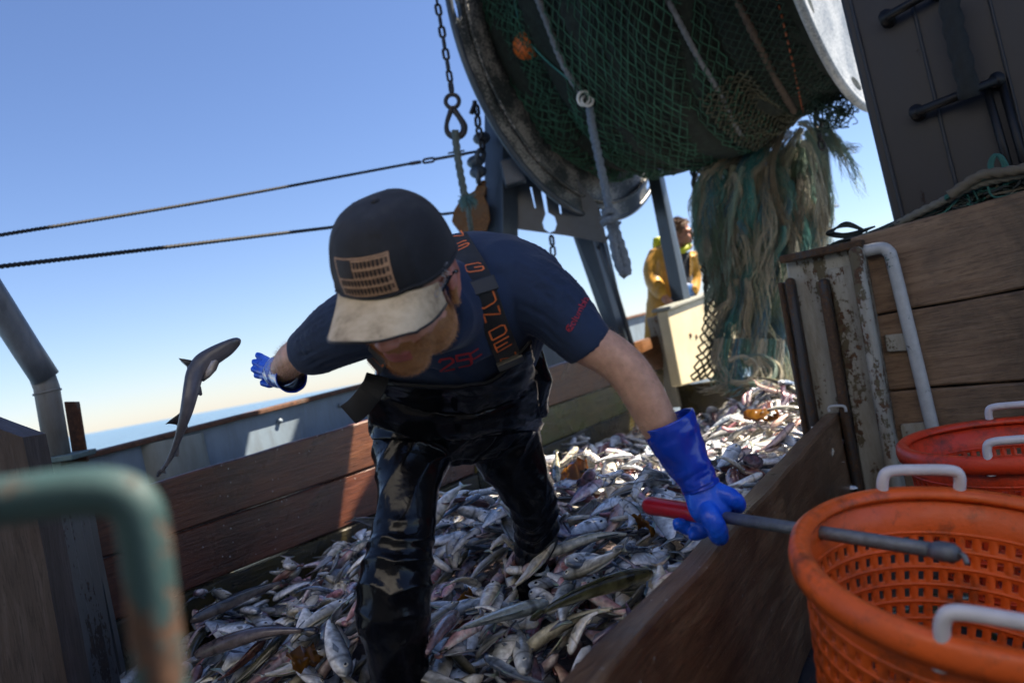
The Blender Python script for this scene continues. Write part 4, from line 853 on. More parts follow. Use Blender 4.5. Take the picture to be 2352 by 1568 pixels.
# ------------------------------------------------------------------ fish
fish_m = attr_mat('fish_skin', rough=0.24, spec=0.55, coat=0.5, bscale=130, bstr=0.45, bdist=0.002, nmul=0.40, nscale=75)
def fish_mesh(name, L, hgt, wid, back, side, belly, bend=0.0, tail='fork', sag=0.0, rs=18, ns=12, snout=0.5, spots=0.0, seed=0, fins=True, pink=None):
    """a fish lying along x, head at +x, dorsal side +z, body thickness y"""
    rn = random.Random(seed); mb = MB(); cols = []; mi = []
    def cl(u): return Vector((L * (0.5 - u), bend * L * math.sin(u * 3.0 - 0.6) , sag * L * math.sin(u * 3.14)))
    def hh(u): return hgt * 0.5 * (max(0.0, math.sin(math.pi * min(1, (u + 0.015) * 0.96) ** (0.62 + 0.1 * snout))) ** 0.8 * (1 - 0.42 * u) + 0.05)
    n0 = 0
    for i in range(rs + 1):
        u = 0.92 * (i / rs) ** 1.05; c = cl(u); h = hh(u) if i else hgt * 0.05; w_ = wid * 0.5 * (h / (hgt * 0.5)) ** 0.85 * (1 - 0.25 * u)
        for k in range(ns):
            th = 2 * math.pi * k / ns; z = math.sin(th); y = math.cos(th); p = c + Vector((0, w_ * y, h * z * (1.0 if z > 0 else 0.92))); mb.v.append(tuple(p))
            zz = z * 0.5 + 0.5; col = [b_ * (1 - zz) / .5 + s_ * (zz) / .5 if zz < .5 else s_ * (1 - zz) / .5 + k_ * (zz - .5) / .5 for b_, s_, k_ in zip(belly, side, back)]
            if zz < .5: col = [b_ + (s_ - b_) * zz * 2 for b_, s_ in zip(belly, side)]
            f = 1 + 0.5 * noise.noise(Vector((u * 9, th * 1.6, seed))) + 0.3 * noise.noise(Vector((u * 30, th * 5, seed)))
            if abs(u - 0.235) < 0.026: f *= 0.42                          # gill slit
            if abs(z - 0.2) < 0.16: f *= 0.72                          # lateral line
            if spots and noise.noise(Vector((u * 22, z * 5 + y, seed + 7))) > 0.25: f *= 1 - spots
            if u < 0.08: f *= 0.8
            if pink and noise.noise(Vector((u * 5, th, seed + 3))) > 0.05: col = [a_ * .5 + b_ * .5 for a_, b_ in zip(col, pink)]
            cols.append([min(.85, max(0.004, x * f * m_)) for x, m_ in zip(col, (1.42, 1.38, 1.32))])
    mb.f += [(i * ns + k, i * ns + (k + 1) % ns, (i + 1) * ns + (k + 1) % ns, (i + 1) * ns + k) for i in range(rs) for k in range(ns)]
    mb.f += [tuple(range(ns - 1, -1, -1)), tuple(rs * ns + k for k in range(ns))]
    def fin(pts, col, th=0.0012):
        c = sum((Vector(p) for p in pts), Vector()) / len(pts); b = len(mb.v); m = len(pts)
        for s_ in (1, -1): mb.v.extend((p[0], p[1] + s_ * th, p[2]) for p in pts)
        cols.extend([[x * rn.uniform(.7, 1.2) for x in col] for _ in range(2 * m)])
        mb.f.append(tuple(b + i for i in range(m))); mb.f.append(tuple(b + m + i for i in range(m - 1, -1, -1))); mb.f.extend((b + i, b + m + i, b + m + (i + 1) % m, b + (i + 1) % m) for i in range(m))
    fc = [0.55 * a_ + 0.45 * b_ for a_, b_ in zip(back, side)]; e = cl(0.90); e2 = cl(1.0); tl = 0.13 * L; th_ = hgt * (0.46 if tail == 'fork' else 0.38)
    if tail == 'fork': fin([(e.x + .01 * L, e.y, e.z + hgt * .05), (e.x - tl * .5, e.y * .6 + e2.y * .4, e.z + th_ * .6), (e.x - tl * 1.1, e2.y, e.z + th_), (e.x - tl * .62, e2.y, e.z), (e.x - tl * 1.1, e2.y, e.z - th_), (e.x - tl * .5, e.y * .6 + e2.y * .4, e.z - th_ * .6), (e.x + .01 * L, e.y, e.z - hgt * .05)], fc)
    elif tail == 'round': fin([(e.x + .01 * L, e.y, e.z + hgt * .06), (e.x - tl * .6, e2.y, e.z + th_ * .8), (e.x - tl, e2.y, e.z + th_ * .4), (e.x - tl * 1.05, e2.y, e.z - th_ * .3), (e.x - tl * .6, e2.y, e.z - th_ * .8), (e.x + .01 * L, e.y, e.z - hgt * .06)], fc)
    if fins:
        q = [0.34, 0.42, 0.55, 0.68, 0.76]; bs = [(cl(u).x, cl(u).y, cl(u).z + hh(u) * .92) for u in q]; tp = [(cl(u).x - .03 * L, cl(u).y, cl(u).z + hh(u) + hgt * a_) for u, a_ in zip(q, (.06, .17, .13, .10, .03))]
        fin(bs + tp[::-1], fc); q = [0.58, 0.66, 0.78]; bs = [(cl(u).x, cl(u).y, cl(u).z - hh(u) * .84) for u in q]; tp = [(cl(u).x - .03 * L, cl(u).y, cl(u).z - hh(u) - hgt * a_) for u, a_ in zip(q, (.10, .12, .03))]; fin(bs + tp[::-1], fc)
        for s_ in (1, -1):
            c = cl(0.27); w_ = wid * .47; b = len(mb.v); pts = [(c.x, c.y + s_ * w_, c.z), (c.x - .05 * L, c.y + s_ * (w_ + .004), c.z + .07 * hgt), (c.x - .16 * L, c.y + s_ * (w_ + .008), c.z - .10 * hgt), (c.x - .07 * L, c.y + s_ * (w_ + .003), c.z - .16 * hgt)]
            mb.v.extend(pts); cols.extend([[x * .85 for x in fc]] * 4); mb.f.append((b, b + 1, b + 2, b + 3))
    me = bpy.data.meshes.new(name); me.from_pydata(mb.v, [], mb.f); me.materials.append(fish_m); me.polygons.foreach_set('use_smooth', [True] * len(me.polygons)); set_col(me, np.array(cols)); me.update()
    eye = (cl(0.105).x, cl(0.105).y, cl(0.105).z + hh(0.105) * 0.28, wid * 0.5 * (hh(.105) / (hgt * .5)) ** .85 * .93, hgt * 0.115)
    return me, eye
eye_w = simple('fish_eye', (0.62, 0.62, 0.55), 0.12, var=0.1, coat=0.6, bstr=0); eye_b = simple('fish_pupil', (0.006, 0.006, 0.008), 0.08, bstr=0)
def eye_mesh(e, sides=(1, -1)):
    mb = MB(); x, y, z, w_, r = e
    for s_ in sides:
        for mi, rr, off in ((0, r, 0.0), (1, r * .55, r * .30)):
            n = 10; b = [(x + rr * math.cos(2 * math.pi * k / n), y + s_ * (w_ + off - r * .15), z + rr * math.sin(2 * math.pi * k / n)) for k in range(n)]; t_ = [(x + rr * .6 * math.cos(2 * math.pi * k / n), y + s_ * (w_ + off + r * .2), z + rr * .6 * math.sin(2 * math.pi * k / n)) for k in range(n)]
            mb.add(b + t_, [(k, (k + 1) % n, n + (k + 1) % n, n + k) for k in range(n)] + [tuple(n + k for k in range(n))], mi)
    me = bpy.data.meshes.new('eye'); me.from_pydata(mb.v, [], mb.f); me.materials.append(eye_w); me.materials.append(eye_b); me.polygons.foreach_set('material_index', mb.m); return me
KINDS = [  # label, length, height, thickness, back, side, belly, options, weight
    ('slim silver fish with an olive back', .165, .046, .028, (.060, .060, .045), (.36, .38, .39), (.74, .75, .72), dict(tail='fork'), 17),
    ('silver-blue fish with dark speckled flank', .170, .050, .028, (.035, .050, .080), (.28, .34, .41), (.70, .73, .75), dict(tail='fork', spots=.4), 16),
    ('deep-bodied pale silver fish', .130, .066, .022, (.12, .13, .14), (.46, .50, .53), (.74, .76, .76), dict(tail='fork', snout=.1), 18),
    ('small pinkish squid-like catch', .120, .036, .030, (.24, .10, .12), (.46, .25, .27), (.66, .50, .50), dict(tail='round', fins=False), 7),
    ('reddish brown fish with rounded tail', .165, .044, .030, (.060, .022, .018), (.17, .070, .058), (.52, .40, .35), dict(tail='round'), 9),
    ('grey-violet fish with pale belly', .145, .046, .030, (.060, .050, .075), (.22, .19, .25), (.62, .58, .60), dict(tail='fork', pink=(.30, .13, .15)), 14),
    ('long dark olive fish', .260, .042, .034, (.030, .030, .020), (.085, .085, .055), (.40, .38, .29), dict(tail='round', spots=.3), 2),
    ('pale cream belly-up fish', .150, .056, .032, (.26, .24, .18), (.58, .54, .47), (.78, .73, .66), dict(tail='fork'), 13),
]
PROTO = []
for ki, (lab, L, h, w_, bk, sd, bl, op, wt) in enumerate(KINDS):
    for v in range(3):
        bend = [0.06, -0.09, 0.17][v] * (1 if ki % 2 else -1); sc = [.86, 1.06, .66][v]; h = KINDS[ki][2] * 1.12; w_ = KINDS[ki][3] * 1.0; hi = fish_mesh('fish', L * sc, h * sc, w_ * sc, bk, sd, bl, bend=bend, sag=[.02, -.04, .06][v], seed=ki * 5 + v, rs=26, ns=16, **op)
        lo = fish_mesh('fish_lo', L * sc, h * sc, w_ * sc, bk, sd, bl, bend=bend, sag=[.02, -.04, .06][v], seed=ki * 5 + v, rs=9, ns=7, **op)
        PROTO.append(dict(k=ki, pre=['', 'larger ', 'small '][v], L=L * sc, h=h * sc, w=w_ * sc, hi=hi[0], lo=lo[0], eye=[eye_mesh(hi[1], (1,)), eye_mesh(hi[1], (-1,))], wt=wt))
# heap: drop the fish one by one on a height field (boat axes s, t)
CELL = 0.012; S0, S1, T0, T1 = 0.35, 6.0, -2.43, -0.60; NS, NT = int((S1 - S0) / CELL), int((T1 - T0) / CELL)
def base_h(s_, t_):
    e = min(1, max(0, (t_ - T0) / 0.25)); z = 0.205 + 0.03 * noise.noise(Vector((s_ * 1.3, t_ * 1.6, 0))) + 0.02 * noise.noise(Vector((s_ * 4, t_ * 4, 3)))
    sm_ = lambda q: (lambda c: c * c * (3 - 2 * c))(max(0, min(1, q))); z -= 0.10 * max(0, min(1, (1.45 - s_) / 0.45)); z -= 0.15 * sm_((s_ - 2.3) / 1.2) * sm_((-0.95 - t_) / 0.6) + 0.09 * sm_((-1.75 - t_) / 0.5) * (1 - sm_((s_ - 2.6) / 1.0)) - 0.04 * math.exp(-((s_ - 1.85) / .5) ** 2 - ((t_ + 1.15) / .5) ** 2); z += 0.06 * max(0, min(1, (s_ - 1.6) / 0.6)); z += 0.02 * math.exp(-((s_ - 3.6) / 1.0) ** 2 - ((t_ + 1.5) / 0.6) ** 2) - 0.02 * (t_ > -0.8)
    return z - 0.14 * max(0, (s_ - 4.9)) - 0.02 * (1 - e)
HM = np.zeros((NS, NT), 'f'); OWN = -np.ones((NS, NT), int)
for i in range(0, NS):
    for j in range(0, NT, 1):
        if i % 4 == 0 and j % 4 == 0: HM[i:i + 4, j:j + 4] = base_h(S0 + i * CELL, T0 + j * CELL)
mb = MB(); st_ = 8; vs = []; ni, nj = NS // st_, NT // st_
for i in range(ni + 1):
    for j in range(nj + 1): s_, t_ = S0 + i * st_ * CELL, T0 + j * st_ * CELL; vs.append(ST(s_, t_, HM[min(NS - 1, i * st_), min(NT - 1, j * st_)] - 0.004))
mb.add(vs, [(i * (nj + 1) + j, i * (nj + 1) + j + 1, (i + 1) * (nj + 1) + j + 1, (i + 1) * (nj + 1) + j) for i in range(ni) for j in range(nj)])
o = mb.build('fish_bed', simple('fish_slime', (0.10, 0.075, 0.075), 0.25, var=.6, nscale=30, bstr=.6, bdist=.01)); tag(o, 'dark slimy bottom of the heap of fish in the pen', 'fish', kind='stuff')
wts = np.array([p['wt'] for p in PROTO], float); wts /= wts.sum(); FISH = []
def drop(pr, s_, t_, yaw, roll, idx, sink=0.5):
    up_t = pr['w'] * abs(math.sin(roll)) + pr['h'] * abs(math.cos(roll)); flat = pr['h'] * abs(math.sin(roll)) + pr['w'] * abs(math.cos(roll))
    c, sn = math.cos(yaw), math.sin(yaw); us = np.linspace(-.42, .45, 9); prof = np.array([.35, .5, .7, .85, .95, 1, 1, .9, .6]); cells = []; hs = []
    for u, pf in zip(us, prof):
        col = []
        for q in (-.3, 0, .3):
            a_, b_ = s_ + (u * pr['L']) * c - q * flat * pf * sn, t_ + (u * pr['L']) * sn + q * flat * pf * c; i, j = int((a_ - S0) / CELL), int((b_ - T0) / CELL)
            if not (0 <= i < NS and 0 <= j < NT): return False
            cells.append((i, j, pf * (1 if q == 0 else .55))); col.append(HM[i, j])
        hs.append(max(col))
    A = np.polyfit(us * pr['L'], hs, 1); slope = max(-.5, min(.5, A[0])); mean = float(np.percentile(np.array(hs) - slope * us * pr['L'], 60))
    z0 = mean + up_t * .5 * (1 - sink)
    for (i, j, pf), u in zip(cells, np.repeat(us, 3)):
        z = z0 + slope * u * pr['L'] + up_t * .5 * pf * .9
        if z > HM[i, j]: HM[i, j] = z; OWN[i, j] = idx
        for di, dj in ((1, 0), (0, 1), (-1, 0), (0, -1)):
            if 0 <= i + di < NS and 0 <= j + dj < NT and z - .003 > HM[i + di, j + dj]: HM[i + di, j + dj] = z - .003; OWN[i + di, j + dj] = idx
    X = (S * c + T * sn); X = (X + Z * slope).normalized(); Yv = Z.cross(X).normalized(); Zv = X.cross(Yv)
    M = Matrix(((X.x, Yv.x, Zv.x, 0), (X.y, Yv.y, Zv.y, 0), (X.z, Yv.z, Zv.z, 0), (0, 0, 0, 1))); M = Matrix.Translation(ST(s_, t_, z0)) @ M @ Matrix.Rotation(roll, 4, 'X')
    FISH.append([idx, pr, M, s_, t_]); return True
idx = 0
for k in range(8600):
    s_ = S0 + (S1 - S0) * random.random() ** 1.0; t_ = random.uniform(T0, T1); pr = PROTO[RNG.choice(len(PROTO), p=wts)]
    roll = random.choice((1, -1)) * R_(90) + random.gauss(0, .32)
    if drop(pr, s_, t_, random.uniform(0, 6.28) if random.random() < .7 else random.gauss(.4, .5), roll, idx): idx += 1
cnt = np.bincount(OWN[OWN >= 0].ravel(), minlength=idx)
# ------------------------------------------------------------------ the fisherman
def rg(px, py, d, w_, rat=1.0): return (P(px, py, d), w_ * d / FPX, w_ * d / FPX * rat)
def fold(p, sc, dirv, seed, sharp=1.0):
    """sharp cloth folds running along dirv"""
    d = dirv.normalized(); a_ = p.dot(d); q = p - d * a_; v = q * sc + d * (a_ * sc * .28) + Vector((seed, seed * 1.7, 0)); v = v + Vector((noise.noise(v * .6), noise.noise(v * .6 + Vector((5, 1, 3))), noise.noise(v * .6 + Vector((2, 8, 1))))) * .8
    return (1 - abs(noise.noise(v)) * 2.2) ** 1 * sharp
def head_parts(mb, M, mouth=0.0):
    E = lambda x, y, z, a_, b_, c_, rx=0, ry=0, rz=0: ellipsoid(mb, M @ Matrix.Translation((x, y, z)) @ Euler((R_(rx), R_(ry), R_(rz))).to_matrix().to_4x4(), (a_, b_, c_), 18, 12)
    E(0, .015, .03, .076, .097, .090); E(0, -.028, -.04, .065, .068, .072); E(0, -.060, -.098 - mouth * .02, .036, .030, .024); E(0, -.02, -.075, .057, .052, .036)
    for s_ in (1, -1):
        E(s_ * .053, -.012, -.064, .020, .040, .032, 20); E(s_ * .038, -.062, -.030, .027, .030, .028); E(s_ * .032, -.082, .018, .030, .016, .010); E(s_ * .012, -.104, -.039, .0085, .010, .0075)
        E(s_ * .080, .014, -.008, .0075, .017, .029, -12, s_ * 8, s_ * 18)
        pts = [M @ Vector((s_ * (.083 + .003 * math.sin(t_)), .016 + .019 * math.cos(t_), -.004 + .033 * math.sin(t_))) for t_ in np.linspace(-1.9, 3.4, 12)]; tube(mb, pts, .0052, 8)
        E(s_ * .080, .006, -.036, .006, .009, .010)
    E(0, -.096, -.012, .0105, .016, .030, -14); E(0, -.112, -.034, .0135, .013, .0115); E(0, -.090, .020, .030, .012, .012)
    E(0, -.087, -.066, .024, .012, .0062); E(0, -.083, -.0785 - mouth * .028, .021, .012, .0065); E(0, -.076, -.072, .030, .016, .022)
man = thing('person', P(1050, 1700, 1.85), 'fisherman in dark cap, navy shirt and black bib trousers bending over the fish', 'person')
HM4 = Matrix.Translation((-0.1555, 1.2572, 1.1405)) @ Euler((R_(33.97), R_(7.0), R_(-17.5))).to_matrix().to_4x4(); HMi = HM4.inverted()
LAT = (P(1270, 660, 1.48) - P(800, 735, 1.47)).normalized(); LATH = (P(1240, 930, 1.86) - P(860, 960, 1.78)).normalized()
mb = MB(); head_parts(mb, HM4)
loft(mb, [(HM4 @ Vector((0, .02, -.02)), .056, .058), (HM4 @ Vector((0, .03, -.09)), .056, .060), (P(1015, 690, 1.42), .062, .062), (P(1040, 735, 1.52), .09, .07)], 20, 5, lat=LAT)
loft(mb, [rg(1045, 690, 1.52, 170, .45), rg(1055, 760, 1.60, 165, .55), rg(1055, 860, 1.74, 140, .6)], 24, 5, lat=LAT)
loft(mb, [rg(1200, 690, 1.50, 50), rg(1290, 735, 1.48, 52), rg(1345, 783, 1.46, 53), rg(1400, 815, 1.455, 51), rg(1442, 852, 1.45, 50), rg(1480, 910, 1.45, 49), rg(1512, 972, 1.455, 45), rg(1545, 1030, 1.46, 36), rg(1580, 1085, 1.46, 31)], 20, 6)
loft(mb, [rg(850, 735, 1.50, 50), rg(770, 770, 1.52, 48), rg(712, 806, 1.57, 44), rg(676, 822, 1.64, 39), rg(660, 838, 1.72, 34), rg(648, 850, 1.82, 27)], 20, 6)
body = remesh(mb, 'body', .0034, 5, .5); body.materials.append(attr_mat('skin', rough=.48, spec=.4, sss=.12, bscale=260, bstr=.4, bdist=.0015, nmul=.24, nscale=42))
vv = verts_np(body); L4 = np.array(HMi); hl = vv @ L4[:3, :3].T + L4[:3, 3]; col = np.tile(np.array((.56, .33, .24)), (len(vv), 1))
isH = (hl[:, 2] > -.13) & (np.abs(hl[:, 0]) < .1) & (hl[:, 1] < .11) & (hl[:, 1] > -.14) & (hl[:, 2] < .14)
x_, y_, z_ = hl[:, 0], hl[:, 1], hl[:, 2]
jit = np.array([noise.noise(Vector(p) * 60) for p in hl]) * .008
beard = isH & (z_ + jit < -.062 + .018 * np.clip(np.abs(x_) / .05, 0, 1) ** 2) & (y_ < .035)
beard |= isH & (np.abs(x_) > .060) & (z_ + jit < -.012) & (y_ < .008) & (y_ > -.016)
beard |= isH & (z_ > -.064) & (z_ < -.046) & (np.abs(x_) < .032) & (y_ < -.075)
lips = isH & (np.abs(x_) < .023) & (y_ < -.084) & (z_ < -.0625) & (z_ > -.0835)
col[isH] = (.60, .31, .22); nose = isH & (np.abs(x_) < .022) & (y_ < -.095) & (z_ > -.05); col[nose] = (.62, .27, .20); ear = isH & (np.abs(x_) > .074) & (y_ > -.012); col[ear] = (.52, .21, .16)
col[beard] = (.36, .175, .07); col[lips & ~beard | lips] = (.40, .13, .11)
for _ in range(2):
    pass
set_col(body, col); body_o = link('body', body, man); body_b = bvh_of(body)
# beard hair
mb = MB(); ids = np.where(beard & ~lips)[0]; RNG.shuffle(ids); nr3 = [v.normal for v in body.vertices]; dn = (HM4.to_3x3() @ Vector((0, -.25, -1)))
for i in ids[:5200]:
    p = Vector(vv[i]); d_ = (nr3[i] * .9 + dn * .8 + Vector((random.gauss(0, .3), random.gauss(0, .3), random.gauss(0, .3)))).normalized(); ln = random.uniform(.004, .009); s_ = d_.orthogonal().normalized() * .00045
    mb.add([p - s_, p + s_, p + d_ * ln], [(0, 1, 2)])
o = mb.build('beard', simple('beard_hair', (.46, .22, .085), .6, var=.5, nscale=200, bstr=0), man); o['kind'] = 'stuff'
# arm hair
mb = MB(); am = np.where(~isH & (vv[:, 2] < 1.2))[0]; cntr = 0
for i in RNG.choice(am, 9000):
    p = Vector(vv[i]); q = proj(p)
    if not (1370 < q[0] < 1570 or q[0] < 700): continue
    d_ = (nr3[i] + Vector((random.gauss(0, .5), random.gauss(0, .5), random.gauss(0, .5) - .5))).normalized(); s_ = d_.orthogonal().normalized() * .00032; mb.add([p - s_, p + s_, p + d_ * random.uniform(.006, .013)], [(0, 1, 2)])
o = mb.build('arm_hair', simple('arm_hair', (.40, .27, .15), .6, bstr=0), man); o['kind'] = 'stuff'

# shirt
mb = MB()
loft(mb, [rg(1050, 915, 1.80, 165, .62), rg(1052, 850, 1.70, 172, .62), rg(1052, 780, 1.61, 200, .58), rg(1046, 715, 1.53, 232, .50), rg(1040, 668, 1.49, 225, .46), rg(1035, 632, 1.47, 140, .5)], 36, 6, lat=LAT)
ellipsoid(mb, Matrix.Translation(P(1120, 640, 1.60)) @ Matrix.Rotation(.25, 4, 'Y'), (.155, .15, .088), 28, 18)
loft(mb, [rg(1080, 655, 1.56, 92), rg(1190, 668, 1.52, 92), rg(1255, 695, 1.49, 82), rg(1305, 740, 1.475, 68), rg(1346, 783, 1.46, 61), rg(1358, 796, 1.46, 60)], 28, 6)
loft(mb, [rg(960, 720, 1.50, 92), rg(850, 735, 1.49, 86), rg(785, 762, 1.505, 76), rg(742, 789, 1.53, 63), rg(716, 804, 1.55, 58), rg(707, 809, 1.56, 57)], 28, 6)
loft(mb, [(HM4 @ Vector((0, .045, -.085)), .07, .07), (P(1025, 700, 1.45), .085, .08), (P(1045, 740, 1.52), .12, .1)], 24, 4, lat=LAT)
shirt = remesh(mb, 't_shirt', .0052, 6, .5)
ad = (P(1340, 780, 1.46) - P(1100, 660, 1.55)).normalized(); al = (P(700, 815, 1.57) - P(900, 725, 1.5)).normalized(); dn2 = (P(1050, 880, 1.75) - P(1050, 680, 1.48)).normalized()
SE1, SE2 = P(1358, 796, 1.46), P(707, 809, 1.56)
def sh_f(p, n_):
    q = proj(p); arm = min(1, max(0, (q[0] - 1170) / 90)); arml = min(1, max(0, (880 - q[0]) / 90)); v = 0.0
    arm *= min(1, max(0, (SE1 - p).dot(ad) / .035)); arml *= min(1, max(0, (SE2 - p).dot(al) / .03))
    v += .0050 * arm * fold(p, 11, ad.cross(n_) + ad * .7, 3) + .0036 * arml * fold(p, 8, al.cross(n_) + al * .9, 11)
    v += .0055 * (min(1, max(0, (1230 - q[0]) / 60)) * min(1, max(0, (q[0] - 840) / 60))) * fold(p, 11, dn2 + LAT * .5, 21); return v
displace(shirt, sh_f)
def cloth_mat(name, col, rough=.85, sc=900, sheen=.35, stain=.3):
    m, t, b = new_mat(name); v = coords(t); c = ramp(t, nz(t, v, 9, 6, .65), [(.3, tuple(x * (1 - stain) for x in col)), (.7, tuple(x * (1 + stain) for x in col))]); setv(t, b.inputs['Base Color'], c); b.inputs['Roughness'].default_value = rough; b.inputs['Sheen Weight'].default_value = sheen; b.inputs['Sheen Roughness'].default_value = .4
    bump(t, b, mth(t, 'ADD', nz(t, v, sc, 2), mth(t, 'MULTIPLY', nz(t, v, 60, 4), 2.0)), .35, .0012); return m
navy = cloth_mat('navy_cotton', (.010, .026, .070), sheen=.12, stain=.2); shirt.materials.append(navy); shirt_o = link('t_shirt', shirt, man); shirt_b = bvh_of(shirt)
for pxs, r_ in (([rg(1354, 792, 1.46, 60)], 1), ([rg(694, 818, 1.573, 55)], 1)): pass

# bib trousers
mb = MB()
loft(mb, [rg(1055, 1005, 1.90, 150, .7), rg(1052, 960, 1.87, 190, .68), rg(1050, 915, 1.81, 193, .70), rg(1048, 875, 1.735, 186, .70), rg(1050, 848, 1.69, 180, .67)], 36, 6, lat=LATH)
loft(mb, [rg(1205, 800, 1.69, 18, 1.6), rg(1212, 830, 1.71, 26, 1.8), rg(1208, 880, 1.76, 36, 1.6), rg(1190, 930, 1.82, 50, 1.4)], 18, 5)
loft(mb, [rg(955, 930, 1.82, 92), rg(948, 1000, 1.80, 94), rg(945, 1055, 1.76, 90), rg(938, 1120, 1.71, 73), rg(931, 1200, 1.67, 71), rg(916, 1280, 1.64, 79), rg(906, 1350, 1.62, 88), rg(905, 1420, 1.61, 88), rg(914, 1500, 1.60, 72), rg(921, 1600, 1.60, 57), rg(926, 1720, 1.62, 52), rg(930, 1840, 1.64, 50)], 28, 6)
loft(mb, [rg(1140, 930, 1.88, 105), rg(1150, 985, 1.92, 96), rg(1165, 1035, 1.93, 84), rg(1194, 1090, 1.94, 68), rg(1221, 1145, 1.96, 59), rg(1232, 1205, 2.01, 53), rg(1228, 1268, 2.06, 49), rg(1228, 1340, 2.11, 46), rg(1228, 1490, 2.16, 46)], 28, 6)
for c, d_ in ((P(930, 1835, 1.64), -1), (P(1228, 1490, 2.16), -1)): ellipsoid(mb, Matrix.Translation(Vector((c.x, c.y - .06, DECKZ + .045))), (.05, .13, .045), 18, 10)
wad = remesh(mb, 'bib_trousers', .0055, 5, .5)
leg1 = (P(905, 1400, 1.61) - P(950, 1000, 1.8)).normalized(); leg2 = (P(1230, 1250, 2.05) - P(1150, 1000, 1.92)).normalized()
HIP1, HIP2 = P(950, 1000, 1.80), P(1150, 985, 1.92)
def wd_f(p, n_):
    x, y, d = proj(p); v = 0.0; kn = math.exp(-((y - 1110) / 90) ** 2) if x < 1060 else math.exp(-((y - 1190) / 70) ** 2); lg = leg1 if x < 1060 else leg2
    up_ = min(1, max(0, (1010 - y) / 60)); side = lg.cross(FW); hip, kk = (HIP1, .31) if x < 1060 else (HIP2, .27); a_ = (p - hip).dot(lg); b_ = (p - hip).dot(side); c_ = p.dot(FW)
    n1 = noise.noise(p * 7) * 1.3; n2 = noise.noise(p * 16 + Vector((3, 1, 2))) * .5; rd = lambda t_: 1 - abs(math.sin(t_)) ** .75
    knee = math.exp(-((a_ - kk) / .10) ** 2); low = min(1, max(0, (a_ - kk - .04) / .12)); hi_ = min(1, max(0, (kk - .03 - a_) / .1))
    amp = .55 + .45 * noise.noise(p * 5 + Vector((7, 7, 7)))
    v += (1 - up_) * amp * (.0125 * knee * rd((a_ + .45 * abs(b_)) * 68 + n1 * 1.6 + n2) + .0120 * low * rd((b_ * .9 + c_ * .5 + .35 * a_) * 46 + n1 * 1.5) + .0100 * hi_ * rd((a_ * .55 + b_) * 50 + n1 * 1.4 + n2))
    v += up_ * (.0095 * fold(p, 10, LATH * 1 + dn2 * -.5 * (1 if x > 1050 else -1), 17))
    return v - .003
displace(wad, wd_f)
def pvc():
    m, t, b = new_mat('black_oilskin'); v = coords(t); b.inputs['Specular IOR Level'].default_value = .30
    d = ramp(t, nz(t, v, 240, 3, .8), [(.70, g(0)), (.76, g(1))]); dd = mth(t, 'MULTIPLY', d, ramp(t, nz(t, v, 6, 4), [(.4, g(0)), (.65, g(1))]))
    setv(t, b.inputs['Base Color'], mix(t, dd, (.0045, .005, .007), (.10, .095, .085))); setv(t, b.inputs['Roughness'], ramp(t, nz(t, v, 11, 5), [(.3, g(.10)), (.75, g(.28))]))
    va = N(t, 'ShaderNodeVectorMath', operation='ADD'); nn = N(t, 'ShaderNodeTexNoise'); nn.inputs['Scale'].default_value = 7; t.links.new(v, nn.inputs['Vector']); sc_ = N(t, 'ShaderNodeVectorMath', operation='SCALE'); sc_.inputs['Scale'].default_value = .12; t.links.new(nn.outputs['Color'], sc_.inputs[0]); t.links.new(v, va.inputs[0]); t.links.new(sc_.outputs[0], va.inputs[1])
    vo = N(t, 'ShaderNodeTexVoronoi'); vo.inputs['Scale'].default_value = 15; t.links.new(va.outputs[0], vo.inputs['Vector']); vo2 = N(t, 'ShaderNodeTexVoronoi'); vo2.inputs['Scale'].default_value = 34; t.links.new(va.outputs[0], vo2.inputs['Vector'])
    bump(t, b, mth(t, 'ADD', nz(t, va.outputs[0], 20, 3, .5), mth(t, 'MULTIPLY', vo2.outputs['Distance'], .3)), .30, .008); return m
wad.materials.append(pvc()); wad_o = link('bib_trousers', wad, man); wad_b = bvh_of(wad)
BLOCK = [wad, shirt, body]
def hit(px, py, lift=.002, prefer=None):
    best = None
    for bv in ([prefer] if prefer else [shirt_b, wad_b]):
        h = bv.ray_cast(CAM, ray(px, py).normalized())
        if h[0] is not None and (best is None or h[3] < best[2]): best = (h[0] + h[1] * lift, h[1], h[3])
    return best
# hems
for cxy, w_, ax_ in (((1352, 790, 1.46), 61, ad), ((697, 816, 1.567), 56, al)): pass

# braces with lettering
black_web = cloth_mat('black_webbing', (.009, .009, .010), .7, 1500, .2); org_m = simple('orange_print', (.72, .17, .04), .6, var=.2, nscale=60, bstr=0)
FONT = {'G': [[(1, .78), (.85, 1), (.15, 1), (0, .85), (0, .15), (.15, 0), (.85, 0), (1, .15), (1, .45), (.5, .45)]], 'R': [[(0, 0), (0, 1), (.85, 1), (1, .85), (1, .6), (.85, .45), (0, .45)], [(.5, .45), (1, 0)]], 'U': [[(0, 1), (0, .15), (.15, 0), (.85, 0), (1, .15), (1, 1)]], 'N': [[(0, 0), (0, 1), (1, 0), (1, 1)]], 'D': [[(0, 0), (0, 1), (.8, 1), (1, .8), (1, .2), (.8, 0), (0, 0)]], 'E': [[(1, 1), (0, 1), (0, 0), (1, 0)], [(0, .5), (.8, .5)]], 'S': [[(1, .85), (.85, 1), (.15, 1), (0, .85), (0, .65), (.15, .52), (.85, .48), (1, .35), (1, .15), (.85, 0), (.15, 0), (0, .15)]],
        '2': [[(0, .8), (.15, 1), (.85, 1), (1, .85), (1, .6), (0, .1), (0, 0), (1, 0)]], '5': [[(1, 1), (0, 1), (0, .55), (.85, .55), (1, .42), (1, .15), (.85, 0), (0, 0)]]}
